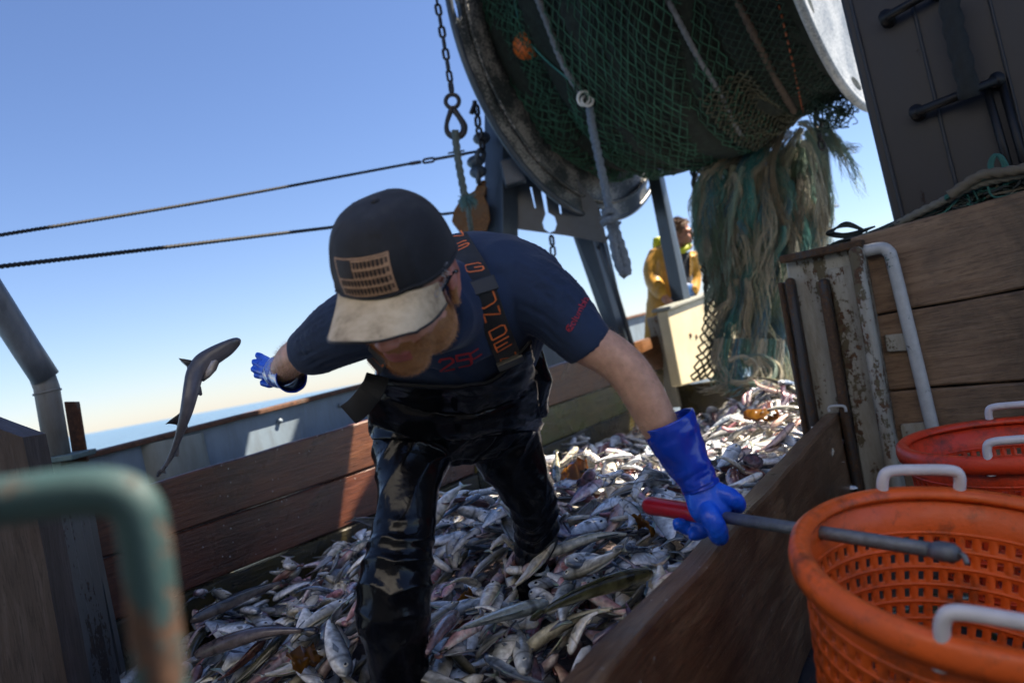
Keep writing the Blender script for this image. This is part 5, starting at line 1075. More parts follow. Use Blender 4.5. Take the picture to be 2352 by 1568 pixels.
def stroke_letter(mb, ch, place, w_, h_, sw=.0022, thick=.0006):
    """place(a, b) maps letter plane coordinates (centred, metres) onto a surface point and normal"""
    for ln in FONT[ch]:
        pts = []
        for (x0, y0), (x1, y1) in zip(ln, ln[1:]):
            for k in range(3): pts.append((x0 + (x1 - x0) * k / 3, y0 + (y1 - y0) * k / 3))
        pts.append(ln[-1]); P3 = [place((x - .5) * w_, (y - .5) * h_) for x, y in pts]; vs = []
        for i, (p, n_) in enumerate(P3):
            t_ = (P3[min(i + 1, len(P3) - 1)][0] - P3[max(i - 1, 0)][0]).normalized(); s_ = t_.cross(n_).normalized() * (sw / 2); vs += [p - s_ + n_ * thick, p + s_ + n_ * thick]
        mb.add(vs, [(2 * i, 2 * i + 1, 2 * i + 3, 2 * i + 2) for i in range(len(P3) - 1)])
def strap(name, pts, nrms, width, thick, parent):
    c = spline(pts, 6); n_ = [Vector(v).normalized() for v in spline(nrms, 6)]; c = [Vector(p) for p in c]; fr = []; mb = MB(); vs = []
    for i in range(len(c)):
        t_ = (c[min(i + 1, len(c) - 1)] - c[max(i - 1, 0)]).normalized(); nn = (n_[i] - t_ * n_[i].dot(t_)).normalized(); s_ = t_.cross(nn).normalized(); s_ = s_ if s_.dot(RT) > 0 else -s_; fr.append((c[i], t_, nn, s_))
        for a_, b_ in ((-1, 0), (-.92, 1), (.92, 1), (1, 0), (.92, -1), (-.92, -1)): vs.append(c[i] + s_ * (a_ * width / 2) + nn * (b_ * thick / 2))
    m = len(c); mb.add(vs, [(i * 6 + k, i * 6 + (k + 1) % 6, (i + 1) * 6 + (k + 1) % 6, (i + 1) * 6 + k) for i in range(m - 1) for k in range(6)] + [tuple(range(5, -1, -1)), tuple((m - 1) * 6 + k for k in range(6))])
    return mb.build(name, black_web, parent, True, auto=40), fr
def strap_place(fr, y_px):
    i = min(range(len(fr)), key=lambda k: abs(proj(fr[k][0])[1] - y_px)); c, t_, nn, s_ = fr[i]; u = t_ if t_.dot(UP) > 0 else -t_
    def f(a_, b_):
        tgt = c + u * b_; k = min(range(len(fr)), key=lambda q: (fr[q][0] - tgt).length_squared); cc, tt, n2, ss = fr[k]; off = (tgt - cc).dot(n2); return tgt - n2 * off + ss * a_ + n2 * .0016, n2
    return f
pxr = [(1030, 532), (1046, 552), (1066, 585), (1083, 622), (1099, 662), (1115, 703), (1134, 750), (1152, 792), (1168, 824)]
hs = [hit(x, y, .007, shirt_b) for x, y in pxr]; hs = [(h[0], (h[1] * .45 - FW).normalized()) for h in hs if h]
br, fr = strap('brace', [h[0] for h in hs], [h[1] for h in hs], .048, .003, man)
mb = MB()
for ch, y in (('N', 540), ('S', 566), ('G', 618), ('R', 655), ('U', 690), ('N', 722), ('D', 757), ('E', 790), ('N', 820)): mb = MB(); stroke_letter(mb, ch, strap_place(fr, y), .031, .0225, .0034); mb.build('letter', org_m, br)
plastic = simple('black_plastic', (.012, .012, .013), .35, nscale=40, bstr=.1)
i = min(range(len(fr)), key=lambda k: abs(proj(fr[k][0])[1] - 655)); c, t_, nn, s_ = fr[i]; mb = MB(); box(mb, c + nn * .004, s_ * .027, t_ * .0135, nn * .0035); bevel(mb.build('slider', plastic, br, False), .002)
c, t_, nn, s_ = fr[-2]; mb = MB(); box(mb, c + nn * .006, s_ * .026, t_ * .012, nn * .005); tube(mb, [c + s_ * -.022 + t_ * .01 + nn * .008, c + s_ * .022 + t_ * .01 + nn * .008], .004, 8); bevel(mb.build('clip', simple('clip_metal', (.16, .155, .13), .3, .7), br, False), .002)
hs = [hit(x, y, .009, shirt_b) for x, y in [(880, 760), (872, 800), (866, 835), (861, 868)]]; hs = [(h[0], (h[1] * .4 - FW).normalized()) for h in hs if h]
br2, fr2 = strap('brace', [h[0] for h in hs], [h[1] for h in hs], .040, .003, man); mb = MB()
for ch, y in (('N', 826), ('S', 856)): mb = MB(); stroke_letter(mb, ch, strap_place(fr2, y), .031, .0225, .0034); mb.build('letter', org_m, br2)
e0 = hs[-1][0]; d0 = (e0 - CAM).dot(FW)
tail, _ = strap('brace_tail', [P(868, 862, d0 - .015), P(858, 888, d0 - .03), P(840, 915, d0 - .035), P(820, 938, d0 - .03), P(800, 952, d0 - .02)], [-FW, -FW, -FW + RT * .3, -FW + RT * .2, -FW - UP * .3], .046, .003, man)
# bib panel lying over the shirt
tc_ = spline([Vector(q + (0,)) for q in [(852, 915), (872, 868), (930, 872), (1030, 878), (1110, 868), (1156, 842), (1186, 806), (1210, 776)]], 8); tc_ = resample(tc_, 60); bc_2 = resample([Vector((852, 1010, 0)), Vector((1050, 1005, 0)), Vector((1246, 985, 0))], 60); mb = MB(); nb_ = 26; vs = []
for j in range(nb_ + 1):
    for i in range(60):
        q = tc_[i].lerp(bc_2[i], j / nb_); h = hit(q.x, q.y, 0.0)
        if h is None:
            for dx in (4, 8, 14, 22, 32, 45): 
                h = hit(q.x + (dx if q.x < 1050 else -dx), q.y, 0.0)
                if h: break
        p, n_ = (h[0], h[1]) if h else (P(q.x, q.y, 1.72), -FW)
        vs.append([p, n_])
for it in range(3):
    for j in range(1, nb_):
        for i in range(1, 59): k = j * 60 + i; vs[k] = [(vs[k][0] * 2 + vs[k - 1][0] + vs[k + 1][0] + vs[k - 60][0] + vs[k + 60][0]) / 6, vs[k][1]]
out = [p + (n_ - FW * .6).normalized() * (.010 * (1 - (i // 60) / nb_) ** .6 - .001 + .0055 * fold(p, 12, LATH + dn2 * (.55 if i % 60 > 30 else -.55), 17) + .002 * fold(p, 34, LATH, 23)) for i, (p, n_) in enumerate(vs)]
mb.add(out, [(j * 60 + i, j * 60 + i + 1, (j + 1) * 60 + i + 1, (j + 1) * 60 + i) for j in range(nb_) for i in range(59)]); bib = mb.build('bib', wad.materials[0], man); sm = bib.modifiers.new('s', 'SOLIDIFY'); sm.thickness = .003; BLOCK.append(bib.data)
mb = MB(); tube(mb, [out[i] - FW * .001 for i in range(60)], .0026, 6); mb.build('bib_hem', black_web, man)
# red print on the chest
mb = MB(); red = simple('red_print', (.30, .018, .03), .8, nscale=60, bstr=0)
def sh_place(px, py, rot=0.0):
    def f(a_, b_):
        k = FPX / 1.5; x, y = px + (a_ * math.cos(rot) - b_ * math.sin(rot)) * k, py - (a_ * math.sin(rot) + b_ * math.cos(rot)) * k; h = hit(x, y, .001, shirt_b); return (h[0], h[1]) if h else (P(x, y, 1.6), -FW)
    return f
for ch, x, y in (('2', 1026, 836), ('5', 1066, 826)): stroke_letter(mb, ch, sh_place(x, y, .2), .026, .022, .005)
stroke_letter(mb, 'U', sh_place(1092, 812, -1.0), .012, .02, .004)
mb.build('chest_print', red, shirt_o)
def text_on(txt, size, place, name, mat, parent):
    cu = bpy.data.curves.new(name, 'FONT'); cu.body = txt; cu.size = size; cu.align_x = 'CENTER'; cu.align_y = 'CENTER'; cu.resolution_u = 3; o = bpy.data.objects.new(name, cu); COL.objects.link(o); dg = bpy.context.evaluated_depsgraph_get(); me = bpy.data.meshes.new_from_object(o.evaluated_get(dg)); bpy.data.objects.remove(o)
    for v in me.vertices: p, n_ = place(v.co.x, v.co.y); v.co = p + n_ * .001
    me.materials.clear(); me.materials.append(mat); return link(name, me, parent, False)
text_on('Columbia', .019, sh_place(1326, 722, R_(62)), 'sleeve_print', simple('pink_print', (.42, .03, .06), .7, bstr=0), shirt_o)
mb = MB()
for a_, b_ in ((-.003, 0), (.003, 0), (0, .004), (0, -.004)): 
    f = sh_place(1309, 752, R_(62)); vs = [f(a_ + x * .0022, b_ + y * .0022) for x, y in ((-1, 0), (0, -1), (1, 0), (0, 1))]; mb.add([p + n_ * .001 for p, n_ in vs], [(0, 1, 2, 3)])
mb.build('sleeve_mark', bpy.data.materials['pink_print'], shirt_o, False)

# cap
def crown(phi, t_, off=0.0):
    fr_ = math.cos(phi); zb = .030 + .006 * fr_ - .020 * (fr_ < 0) * fr_ * fr_; rho = max(0, math.cos(t_ * math.pi / 2)) ** .58; h = math.sin(t_ * math.pi / 2) ** .92
    bulge = 1 + .05 * max(0, fr_) * math.sin(math.pi * min(1, t_ * 1.1)) ; seam = sum(math.exp(-((((phi - a_ + math.pi) % (2 * math.pi)) - math.pi) / .028) ** 2) for a_ in (.78, -.78, 1.95, -1.95, math.pi)) * .0030 * (1 if t_ < .97 else 0)
    r = rho * bulge + 0; x = (.0935 * r + (off + seam) * rho) * math.sin(phi); y = -(.109 * r + (off + seam) * rho) * math.cos(phi) + .008; z = zb + (.143 - zb) * h + off * (1 - rho) + .0026 * noise.noise(Vector((x * 18, y * 18, h * 3))) + .0012 * noise.noise(Vector((x * 45, y * 45, h * 6)))
    return Vector((x, y, z))
cap = thing('cap', HM4 @ Vector((0, 0, .03)), 'dark navy baseball cap with stained beige visor and flag patch', 'cap')
cap_m, ct_, cb = new_mat('cap_cloth'); cv = coords(ct_); cc = ramp(ct_, nz(ct_, cv, 16, 6, .7), [(.3, (.004, .006, .010)), (.52, (.009, .012, .019)), (.75, (.030, .032, .036))]); setv(ct_, cb.inputs['Base Color'], mix(ct_, ramp(ct_, nz(ct_, cv, 34, 3), [(.66, g(0)), (.72, g(1))]), cc, (.004, .005, .007))); cb.inputs['Roughness'].default_value = .78; cb.inputs['Sheen Weight'].default_value = .08; bump(ct_, cb, nz(ct_, cv, 700, 2), .3, .001)
vis_m, vt_, vb = new_mat('visor_cloth'); vv_ = coords(vt_); vc = ramp(vt_, nz(vt_, vv_, 26, 6, .65), [(.28, (.25, .19, .125)), (.5, (.54, .44, .30)), (.75, (.70, .60, .44))]); setv(vt_, vb.inputs['Base Color'], mix(vt_, ramp(vt_, nz(vt_, vv_, 70, 3), [(.68, g(0)), (.74, g(.7))]), vc, (.08, .07, .06))); vb.inputs['Roughness'].default_value = .85; bump(vt_, vb, nz(vt_, vv_, 800, 2), .3, .001)
mb = MB(); na, nb = 96, 26; vs = [HM4 @ crown(2 * math.pi * i / na, j / nb * .995) for j in range(nb + 1) for i in range(na)]
fs = [(j * na + i, j * na + (i + 1) % na, (j + 1) * na + (i + 1) % na, (j + 1) * na + i) for j in range(nb) for i in range(na)] + [tuple(nb * na + i for i in range(na))]; mb.add(vs, fs)
cr = mb.build('crown', cap_m, cap); sm = cr.modifiers.new('s', 'SOLIDIFY'); sm.thickness = .002; crown_b = bvh_of(cr.data)
mb = MB(); ellipsoid(mb, HM4 @ Matrix.Translation((0, .008, .144)), (.007, .007, .0035), 12, 8); mb.build('button', cap_m, cap)
mb = MB(); tube(mb, [HM4 @ crown(2 * math.pi * i / 72, .03, .0018) for i in range(72)], .0022, 6, closed=True); mb.build('sweatband_edge', cap_m, cap)
def visor(u, v):
    phi = u * 1.08; e = crown(phi, .03, .001); ext = .084 * max(0, 1 - (abs(u)) ** 3.2) ** .55; side = 1 + .05 * v * (1 - .3 * abs(u))
    return Vector((e.x * side, e.y - ext * v, e.z - .004 - .014 * v - .028 * (e.x / .09) ** 2 * v - .010 * (e.x / .09) ** 2))
nu, nv = 40, 10; top = [visor(-1 + 2 * i / nu, j / nv) for j in range(nv + 1) for i in range(nu + 1)]
for nm, dz, mt, rev in (('visor', .0015, vis_m, False), ('visor_underside', -.0015, black_web, True)):
    mb = MB(); mb.add([HM4 @ (p + Vector((0, 0, dz))) for p in top], [tuple(reversed(q)) if rev else q for q in [(j * (nu + 1) + i, j * (nu + 1) + i + 1, (j + 1) * (nu + 1) + i + 1, (j + 1) * (nu + 1) + i) for j in range(nv) for i in range(nu)]]); mb.build(nm, mt, cap)
mb = MB(); tube(mb, [HM4 @ visor(-1 + 2 * i / 60, 1) for i in range(61)], .0022, 6); mb.build('visor_edge', black_web, cap)
def cap_place(cx_, cz_, tilt=0.0, dirx=0.0):
    def f(a_, b_):
        a2, b2 = a_ * math.cos(tilt) - b_ * math.sin(tilt), a_ * math.sin(tilt) + b_ * math.cos(tilt); ro = Matrix.Rotation(dirx, 4, 'Z'); o = HM4 @ (ro @ Vector((cx_ + a2, -.3, cz_ + b2))); d_ = (HM4.to_3x3() @ (ro.to_3x3() @ Vector((0, 1, -.12)))).normalized(); h = crown_b.ray_cast(o, d_)
        return (h[0], h[1]) if h[0] is not None else (o + d_ * .2, -d_)
    return f
pp = cap_place(-.002, .100, .02); tan_m = simple('leather_tan', (.40, .25, .16), .6, var=.3, nscale=90, bstr=.3); lk_m = simple('leather_dark', (.022, .018, .020), .6, var=.3, nscale=90, bstr=.2); md_m = simple('leather_mid', (.075, .050, .040), .6, var=.3, nscale=60)
def sheet(a0, a1, b0, b1, lift, n=10, m=6): 
    q = [pp(a0 + (a1 - a0) * i / n, b0 + (b1 - b0) * j / m) for j in range(m + 1) for i in range(n + 1)]; return [p + n_ * lift for p, n_ in q], [(j * (n + 1) + i, j * (n + 1) + i + 1, (j + 1) * (n + 1) + i + 1, (j + 1) * (n + 1) + i) for j in range(m) for i in range(n)]
PW, PH = .043, .0295
mb = MB(); mb.add(*sheet(-PW, PW, -PH, PH, .0012, 18, 12)); pt_o = mb.build('flag_patch', md_m, cap)
mb = MB()
for a0, a1, b0, b1 in ((-PW, PW, PH - .0022, PH), (-PW, PW, -PH, -PH + .0022), (-PW, -PW + .0022, -PH, PH), (PW - .0022, PW, -PH, PH)): mb.add(*sheet(a0, a1, b0, b1, .0022, 16, 2) if a1 - a0 > b1 - b0 else sheet(a0, a1, b0, b1, .0022, 2, 12))
rowh = (2 * PH - .0062) / 4; 
for r_ in range(4):
    a0 = -PW + .0022 if r_ < 2 else -PW + .0022
    a0 = -PW + (.031 if r_ >= 2 else .0026); b0 = -PH + .0030 + rowh * r_; mb.add(*sheet(a0, PW - .0022, b0, b0 + rowh * .22, .0022, 14, 1)); mb.add(*sheet(a0, PW - .0022, b0 + rowh * .80, b0 + rowh, .0021, 14, 1))
mb.build('border', tan_m, pt_o)
mb = MB(); tn = MB(); mb.add(*sheet(-PW + .003, -PW + .030, .0004, PH - .003, .0024, 8, 6))
for r_ in range(4):
    a0 = -PW + (.033 if r_ >= 2 else .0045); n = int((PW - .004 - a0) / .0058); b0 = -PH + .0030 + rowh * r_
    for k in range(n):
        x = a0 + .0058 * k + .0026; hgt = rowh * .92; q = [(-.0017, .10), (-.0004, .10), (-.0004, .02), (.0004, .02), (.0004, .10), (.0017, .10), (.0010, .45), (.0013, .45), (0, 1.0), (-.0013, .45), (-.0010, .45)]
        P3 = [pp(x + a_, b0 + hgt * b_) for a_, b_ in q]; mb.add([p + n_ * .0027 for p, n_ in P3], [tuple(range(len(q)))])
        for s_ in (1, -1): P3 = [pp(x + s_ * .0029 + a_, b0 + hgt * b_) for a_, b_ in ((-.0006, .2), (.0006, .2), (.0009, .8), (-.0009, .8))]; tn.add([p + n_ * .0023 for p, n_ in P3], [(0, 1, 2, 3)])
mb.build('tree_motif', lk_m, pt_o, False); tn.build('stripe', tan_m, pt_o, False)
text_on('Columbia', .016, cap_place(0, .052, .5, R_(66)), 'side_logo', simple('logo_grey', (.30, .30, .32), .7, bstr=0), cap)
# sunglasses
gl = thing('sunglasses', HM4 @ Vector((0, -.09, 0)), 'black wraparound sunglasses under the beige visor', 'sunglasses'); blk_g = simple('gloss_black', (.006, .006, .007), .08, bstr=0)
mb = MB()
for s_ in (1, -1): ellipsoid(mb, HM4 @ Matrix.Translation((s_ * .036, -.090, -.004)) @ Matrix.Rotation(s_ * .35, 4, 'Z'), (.032, .010, .021), 20, 12)
mb.build('lens', blk_g, gl); mb = MB(); tube(mb, [HM4 @ Vector((s, -.101 + abs(s) * .25, .006)) for s in (-.068, -.04, 0, .04, .068)], .003, 6); mb.build('frame', blk_g, gl)
for s_ in (1, -1): mb = MB(); tube(mb, spline([HM4 @ Vector((s_ * .066, -.082, .004)), HM4 @ Vector((s_ * .080, -.04, .006)), HM4 @ Vector((s_ * .086, .005, .010)), HM4 @ Vector((s_ * .085, .03, .0))], 5), .0035, 6); mb.build('temple', blk_g, gl)

# gloves
glove_m, gt_, gb = new_mat('blue_glove'); gv = coords(gt_); setv(gt_, gb.inputs['Base Color'], ramp(gt_, nz(gt_, gv, 22, 4), [(.3, (.004, .068, .60)), (.7, (.010, .13, .84))])); setv(gt_, gb.inputs['Roughness'], ramp(gt_, nz(gt_, gv, 30, 3), [(.35, g(.22)), (.7, g(.45))])); bump(gt_, gb, mth(gt_, 'ADD', nz(gt_, gv, 300, 3), mth(gt_, 'MULTIPLY', nz(gt_, gv, 40, 3), 2.)), .3, .002)
mb = MB()
loft(mb, [rg(1600, 1095, 1.46, 39), rg(1612, 1122, 1.455, 43, .8), rg(1625, 1150, 1.445, 49, .62), rg(1634, 1175, 1.44, 48, .55), rg(1636, 1190, 1.445, 40, .5)], 22, 5, lat=RT)
loft(mb, [rg(1622, 1165, 1.43, 22), rg(1634, 1190, 1.415, 25), rg(1646, 1214, 1.415, 25), rg(1652, 1234, 1.425, 22), rg(1653, 1243, 1.43, 13)], 16, 5)
loft(mb, [rg(1642, 1128, 1.45, 24), rg(1668, 1136, 1.435, 21), rg(1688, 1147, 1.43, 19), rg(1696, 1160, 1.44, 17), rg(1686, 1168, 1.455, 14), rg(1668, 1170, 1.465, 11)], 16, 5)
loft(mb, [rg(1628, 1180, 1.475, 20), rg(1606, 1200, 1.495, 19), rg(1584, 1212, 1.50, 17), rg(1566, 1206, 1.495, 16), rg(1552, 1203, 1.49, 14), rg(1546, 1203, 1.49, 7)], 16, 5)
loft(mb, [rg(1635, 1188, 1.47, 20), rg(1618, 1214, 1.485, 18), rg(1600, 1224, 1.485, 16), rg(1588, 1228, 1.48, 13), rg(1582, 1228, 1.48, 7)], 16, 5)
loft(mb, [rg(1615, 1168, 1.48, 18), rg(1592, 1186, 1.505, 16), rg(1570, 1192, 1.51, 14), rg(1556, 1190, 1.51, 8)], 16, 5)
me = remesh(mb, 'hand', .0026, 4, .5); displace(me, lambda p, n_: .0009 * fold(p, 55, RT + UP, 2)); me.materials.append(glove_m)
g1 = thing('work_glove', P(1610, 1110, 1.46), 'wet blue rubber glove gripping the red-handled rod', 'glove', 'blue rubber gloves'); link('hand', me, g1); BLOCK.append(me)
def cuff(rings, lat, dmat, parent, kk=6, seed=1, amp=.004):
    c = spline([r[0] for r in rings], kk); hw = smooth1(lerp_list([r[1] for r in rings], kk), 2); pts, fr = frames(c); mb = MB(); n = 40; vs = []
    for i, (p, (t_, a_, b_)) in enumerate(zip(pts, fr)):
        for k in range(n):
            th = 2 * math.pi * k / n; q = p + (a_ * math.cos(th) + b_ * math.sin(th)) * hw[i]; q += (q - p).normalized() * (amp * fold(q, 16, t_, seed) + .0015 * fold(q, 40, t_ + a_, seed + 4)); vs.append(q)
    mb.add(vs, [(i * n + k, i * n + (k + 1) % n, (i + 1) * n + (k + 1) % n, (i + 1) * n + k) for i in range(len(pts) - 1) for k in range(n)]); o = mb.build('cuff', dmat, parent); s_ = o.modifiers.new('s', 'SOLIDIFY'); s_.thickness = .0025; return o
cuff_m, q1, q2 = new_mat('blue_cuff'); cv2 = coords(q1); setv(q1, q2.inputs['Base Color'], ramp(q1, nz(q1, cv2, 14, 4), [(.3, (.003, .028, .36)), (.7, (.006, .06, .58))])); q2.inputs['Roughness'].default_value = .2; q2.inputs['Coat Weight'].default_value = .3; bump(q1, q2, nz(q1, cv2, 60, 3), .25, .003)
cuff([rg(1531, 964, 1.455, 60), rg(1545, 993, 1.455, 58), rg(1565, 1035, 1.458, 51), rg(1588, 1078, 1.46, 44), rg(1604, 1106, 1.458, 40), rg(1612, 1122, 1.456, 40)], None, cuff_m, g1)
mb = MB()
G0 = [rg(655, 853, 1.82, 30), rg(640, 853, 1.88, 35, .75), rg(628, 853, 1.94, 30, .5), rg(620, 850, 1.97, 22, .45)]; loft(mb, G0, 20, 5, lat=UP)
for (xa, ya, xb, yb, xc, yc, rr) in ((622, 834, 604, 822, 591, 815, 8.2), (614, 844, 596, 835, 582, 831, 8.4), (612, 854, 594, 850, 580, 847, 8.2), (616, 865, 600, 863, 587, 862, 7.8), (640, 874, 618, 882, 602, 878, 9)):
    loft(mb, [rg(xa, ya, 1.96, rr * 1.15), rg((xa + xb) / 2, (ya + yb) / 2, 2.0, rr * 1.1), rg(xb, yb, 2.03, rr), rg(xc, yc, 2.045, rr * .85), rg(xc - 4, yc, 2.045, rr * .3)], 14, 4)
me = remesh(mb, 'hand', .0022, 3, .5); displace(me, lambda p, n_: .0007 * fold(p, 55, RT, 2)); me.materials.append(glove_m)
g2 = thing('work_glove', P(650, 853, 1.84), 'blue rubber glove with open fingers on the outstretched arm', 'glove', 'blue rubber gloves'); link('hand', me, g2)
cuff([rg(671, 868, 1.70, 34), rg(662, 862, 1.76, 33), rg(652, 857, 1.82, 33), rg(640, 854, 1.88, 35)], None, cuff_m, g2, seed=6, amp=.0012)

# ------------------------------------------------------------------ the crewman by the far bulwark
cm = thing('person', P(1540, 830, 6.45), 'crewman in yellow jacket shouting by the far bulwark', 'person'); D = 6.45
H2 = Matrix.Translation(P(1561, 537, D)) @ Euler((R_(4), R_(-4), R_(62))).to_matrix().to_4x4(); mb = MB(); head_parts(mb, H2, 1.0)
loft(mb, [(H2 @ Vector((0, .02, -.04)), .055, .055), (P(1556, 572, D), .055, .055), (P(1548, 600, D), .10, .08)], 16, 4)
loft(mb, [rg(1545, 590, D, 36, .6), rg(1540, 660, D, 36, .7), rg(1538, 740, D, 34, .7), rg(1545, 830, D, 30, .7), rg(1560, 900, D, 28, .7)], 18, 4, lat=RT)
loft(mb, [rg(1505, 640, D - .1, 9), rg(1522, 676, D - .25, 9.5), rg(1533, 691, D - .3, 10), rg(1545, 696, D - .3, 6)], 12, 4)
for k in range(4): loft(mb, [rg(1530 + 3 * k, 690 + k, D - .3, 4), rg(1539 + 3 * k, 697 + k, D - .33, 3.6), rg(1540 + 3 * k, 703 + k, D - .32, 3)], 8, 3)
me = remesh(mb, 'body', .007, 3); v2 = verts_np(me); L4 = np.array(H2.inverted()); hl = v2 @ L4[:3, :3].T + L4[:3, 3]; col = np.tile(np.array((.42, .21, .14)), (len(v2), 1)); mo = (np.abs(hl[:, 0]) < .02) & (hl[:, 1] < -.08) & (hl[:, 2] < -.068) & (hl[:, 2] > -.10); col[mo] = (.05, .012, .012); set_col(me, col); me.materials.append(bpy.data.materials['skin']); link('body', me, cm)
mb = MB()
for k in range(900):
    th, ph = random.uniform(0, 6.28), random.uniform(0, 1.75); d_ = Vector((math.sin(ph) * math.cos(th), math.sin(ph) * math.sin(th), math.cos(ph)))
    if d_.y < -.35 and d_.z < .45: continue
    p = Vector((d_.x * .080, .015 + d_.y * .100, .03 + d_.z * .096)); e = p + d_ * .018 + Vector((random.gauss(0, .010), random.gauss(0, .010) - .012, random.gauss(0, .01) - .012)); s_ = d_.orthogonal().normalized() * .006; mb.add([H2 @ (p - s_), H2 @ (p + s_), H2 @ e], [(0, 1, 2)])
mh = MB(); ellipsoid(mh, H2 @ Matrix.Translation((0, .020, .036)), (.081, .098, .092)); hm = simple('brown_hair', (.13, .065, .03), .6, var=.5, nscale=120, bstr=.4); mh.add(mb.v, mb.f); mh.build('hair', hm, cm)
yel = simple('yellow_oilskin', (.58, .30, .035), .45, var=.25, nscale=14, bstr=.3, bscale=25, bdist=.01); mb = MB()
loft(mb, [rg(1548, 568, D, 26, .8), rg(1545, 583, D, 48, .55), rg(1541, 620, D, 50, .62), rg(1536, 680, D, 48, .66), rg(1530, 740, D, 47, .68), rg(1528, 780, D, 47, .68)], 24, 5, lat=RT)
loft(mb, [rg(1512, 583, D, 20), rg(1499, 612, D - .04, 19), rg(1499, 640, D - .10, 18), rg(1512, 664, D - .2, 16), rg(1527, 684, D - .27, 12.5)], 16, 5)
loft(mb, [rg(1582, 586, D, 18), rg(1592, 615, D + .04, 17), rg(1594, 645, D + .02, 15), rg(1590, 670, D - .05, 13)], 16, 5)
me = remesh(mb, 'jacket', .009, 3); displace(me, lambda p, n_: .008 * fold(p, 11, Z + RT * .6, 4)); bm = bmesh.new(); bm.from_mesh(me)
dele = [f for f in bm.faces if (lambda q: 1566 < q[0] < 1585 and q[1] > 572)(proj(f.calc_center_median())) and f.normal.dot(FW) < .1]; bmesh.ops.delete(bm, geom=dele, context='FACES'); bm.to_mesh(me); bm.free(); me.materials.append(yel); link('jacket', me, cm)
mb = MB(); loft(mb, [rg(1550, 580, D, 38, .6), rg(1548, 620, D, 44, .62), rg(1545, 660, D, 46, .7)], 20, 4, lat=RT); mb.build('sweater', cloth_mat('dark_sweater', (.02, .025, .035)), cm)
mb = MB(); loft(mb, [rg(1553, 650, D, 44, .72), rg(1548, 700, D, 50, .74), rg(1542, 760, D, 52, .74), rg(1545, 850, D, 46, .74)], 20, 4, lat=RT); mb.build('overalls', simple('blue_oilskin', (.035, .12, .32), .45, bstr=.3, bscale=25, bdist=.01), cm)
lime = simple('lime_collar', (.55, .60, .02), .55); mb = MB(); tube(mb, [P(1556, 571, D) + Vector((.092 * math.cos(t_), .08 * math.sin(t_), .020 * math.cos(t_ * 2) + .012 * math.sin(t_))) for t_ in np.linspace(0, 2 * math.pi, 24, endpoint=False)], .026, 8, closed=True); mb.build('collar', lime, cm)
mb = MB(); loft(mb, [rg(1512, 575, D + .05, 12, .6), rg(1511, 560, D + .05, 13, .6), rg(1508, 545, D + .05, 8, .6)], 12, 4); mb.build('hood', lime, cm)
# the 290 fish that show largest are things of their own, the rest one mass
blockers = [bvh_of(m_) for m_ in BLOCK]
def hidden(p):
    d = Vector(p) - CAM; ln = d.length; d.normalize()
    for bv in blockers:
        h = bv.ray_cast(CAM, d)
        if h[0] is not None and h[3] < ln - 0.05: return True
    return False
score = []
bl_b = bvh_of(near.children[0].data); bMi = wm(near.children[0]).inverted()
for n_, (ix, pr, M, s_, t_) in enumerate(FISH):
    p = M.translation; px, py, d = proj(p); vis = cnt[ix] * CELL * CELL
    if d < 0.3 or not (40 < px < 2352 and py < 1560 and py > 700) or vis < pr['L'] * pr['h'] * .30 or hidden(p): continue
    a_ = bMi @ CAM; b_ = bMi @ p; dd = b_ - a_; h = bl_b.ray_cast(a_, dd.normalized())
    if h[0] is not None and h[3] < dd.length: continue
    if px < 210 or 285 < px < 425 and py > 1100: continue
    score.append((vis / d ** 2, n_))
score.sort(reverse=True); top = set(n_ for _, n_ in score[:290])
SUNLIT = lambda p: p.y > 3.25 and proj(p)[0] > 1000
def place_of(p):
    px, py, d = proj(p)
    if px < 830:
        if py < 1330: return 'at the foot of the brown pen wall'
        return 'in the shaded heap behind the green pipe' if px < 560 else 'in the heap left of the near boot'
    if px < 1190 and py < 1235: return 'on the heap behind the fisherman\'s knees'
    if px < 1290: return 'on the shaded heap between the fisherman\'s boots'
    if py < 1000: return 'on the far heap by the frayed rope'
    if py < 1130: return 'on the bright heap behind the bare forearm' if px < 1560 else 'on the heap right of the blue cuff'
    return 'on the shaded heap under the red grip' if py < 1300 else 'on the heap along the worn near board'
rest_v = []; rest_f = []; rest_c = []; base = 0; cache = {}
for n_, (ix, pr, M, s_, t_) in enumerate(FISH):
    if n_ in top:
        o = bpy.data.objects.new('fish', pr['hi']); COL.objects.link(o); o.matrix_world = M; kn_ = KINDS[pr['k']][0]; kn_ = kn_.replace('small ', '') if pr['pre'] else kn_; lab = pr['pre'] + kn_ + ' ' + place_of(M.translation); tag(o, lab, 'fish', lab)
        if proj(M.translation)[2] < 4.2:
            e = bpy.data.objects.new('eye', pr['eye'][0 if (M.to_3x3() @ Vector((0, 1, 0))).z > 0 else 1]); COL.objects.link(e); e.matrix_world = M; attach(e, o); e.matrix_basis = M
        continue
    key = id(pr)
    if key not in cache:
        me = pr['lo']; ca = np.empty(len(me.vertices) * 4, 'f'); me.color_attributes['Col'].data.foreach_get('color', ca); cache[key] = (verts_np(me), [tuple(p.vertices) for p in me.polygons], ca.reshape(-1, 4)[:, :3])
    if cnt[ix] == 0 : continue
    v, f, c = cache[key]; A = np.array(M); rest_v.append(v @ A[:3, :3].T + A[:3, 3]); rest_c.append(c * random.uniform(.75, 1.25)); rest_f += [tuple(base + q for q in p) for p in f]; base += len(v)
me = bpy.data.meshes.new('fish_mass'); me.from_pydata(np.concatenate(rest_v).tolist(), [], rest_f); me.materials.append(fish_m); set_col(me, np.concatenate(rest_c))
o = link('fish_mass', me); tag(o, 'deep heap of small mixed fish filling the pen', 'fish', kind='stuff')
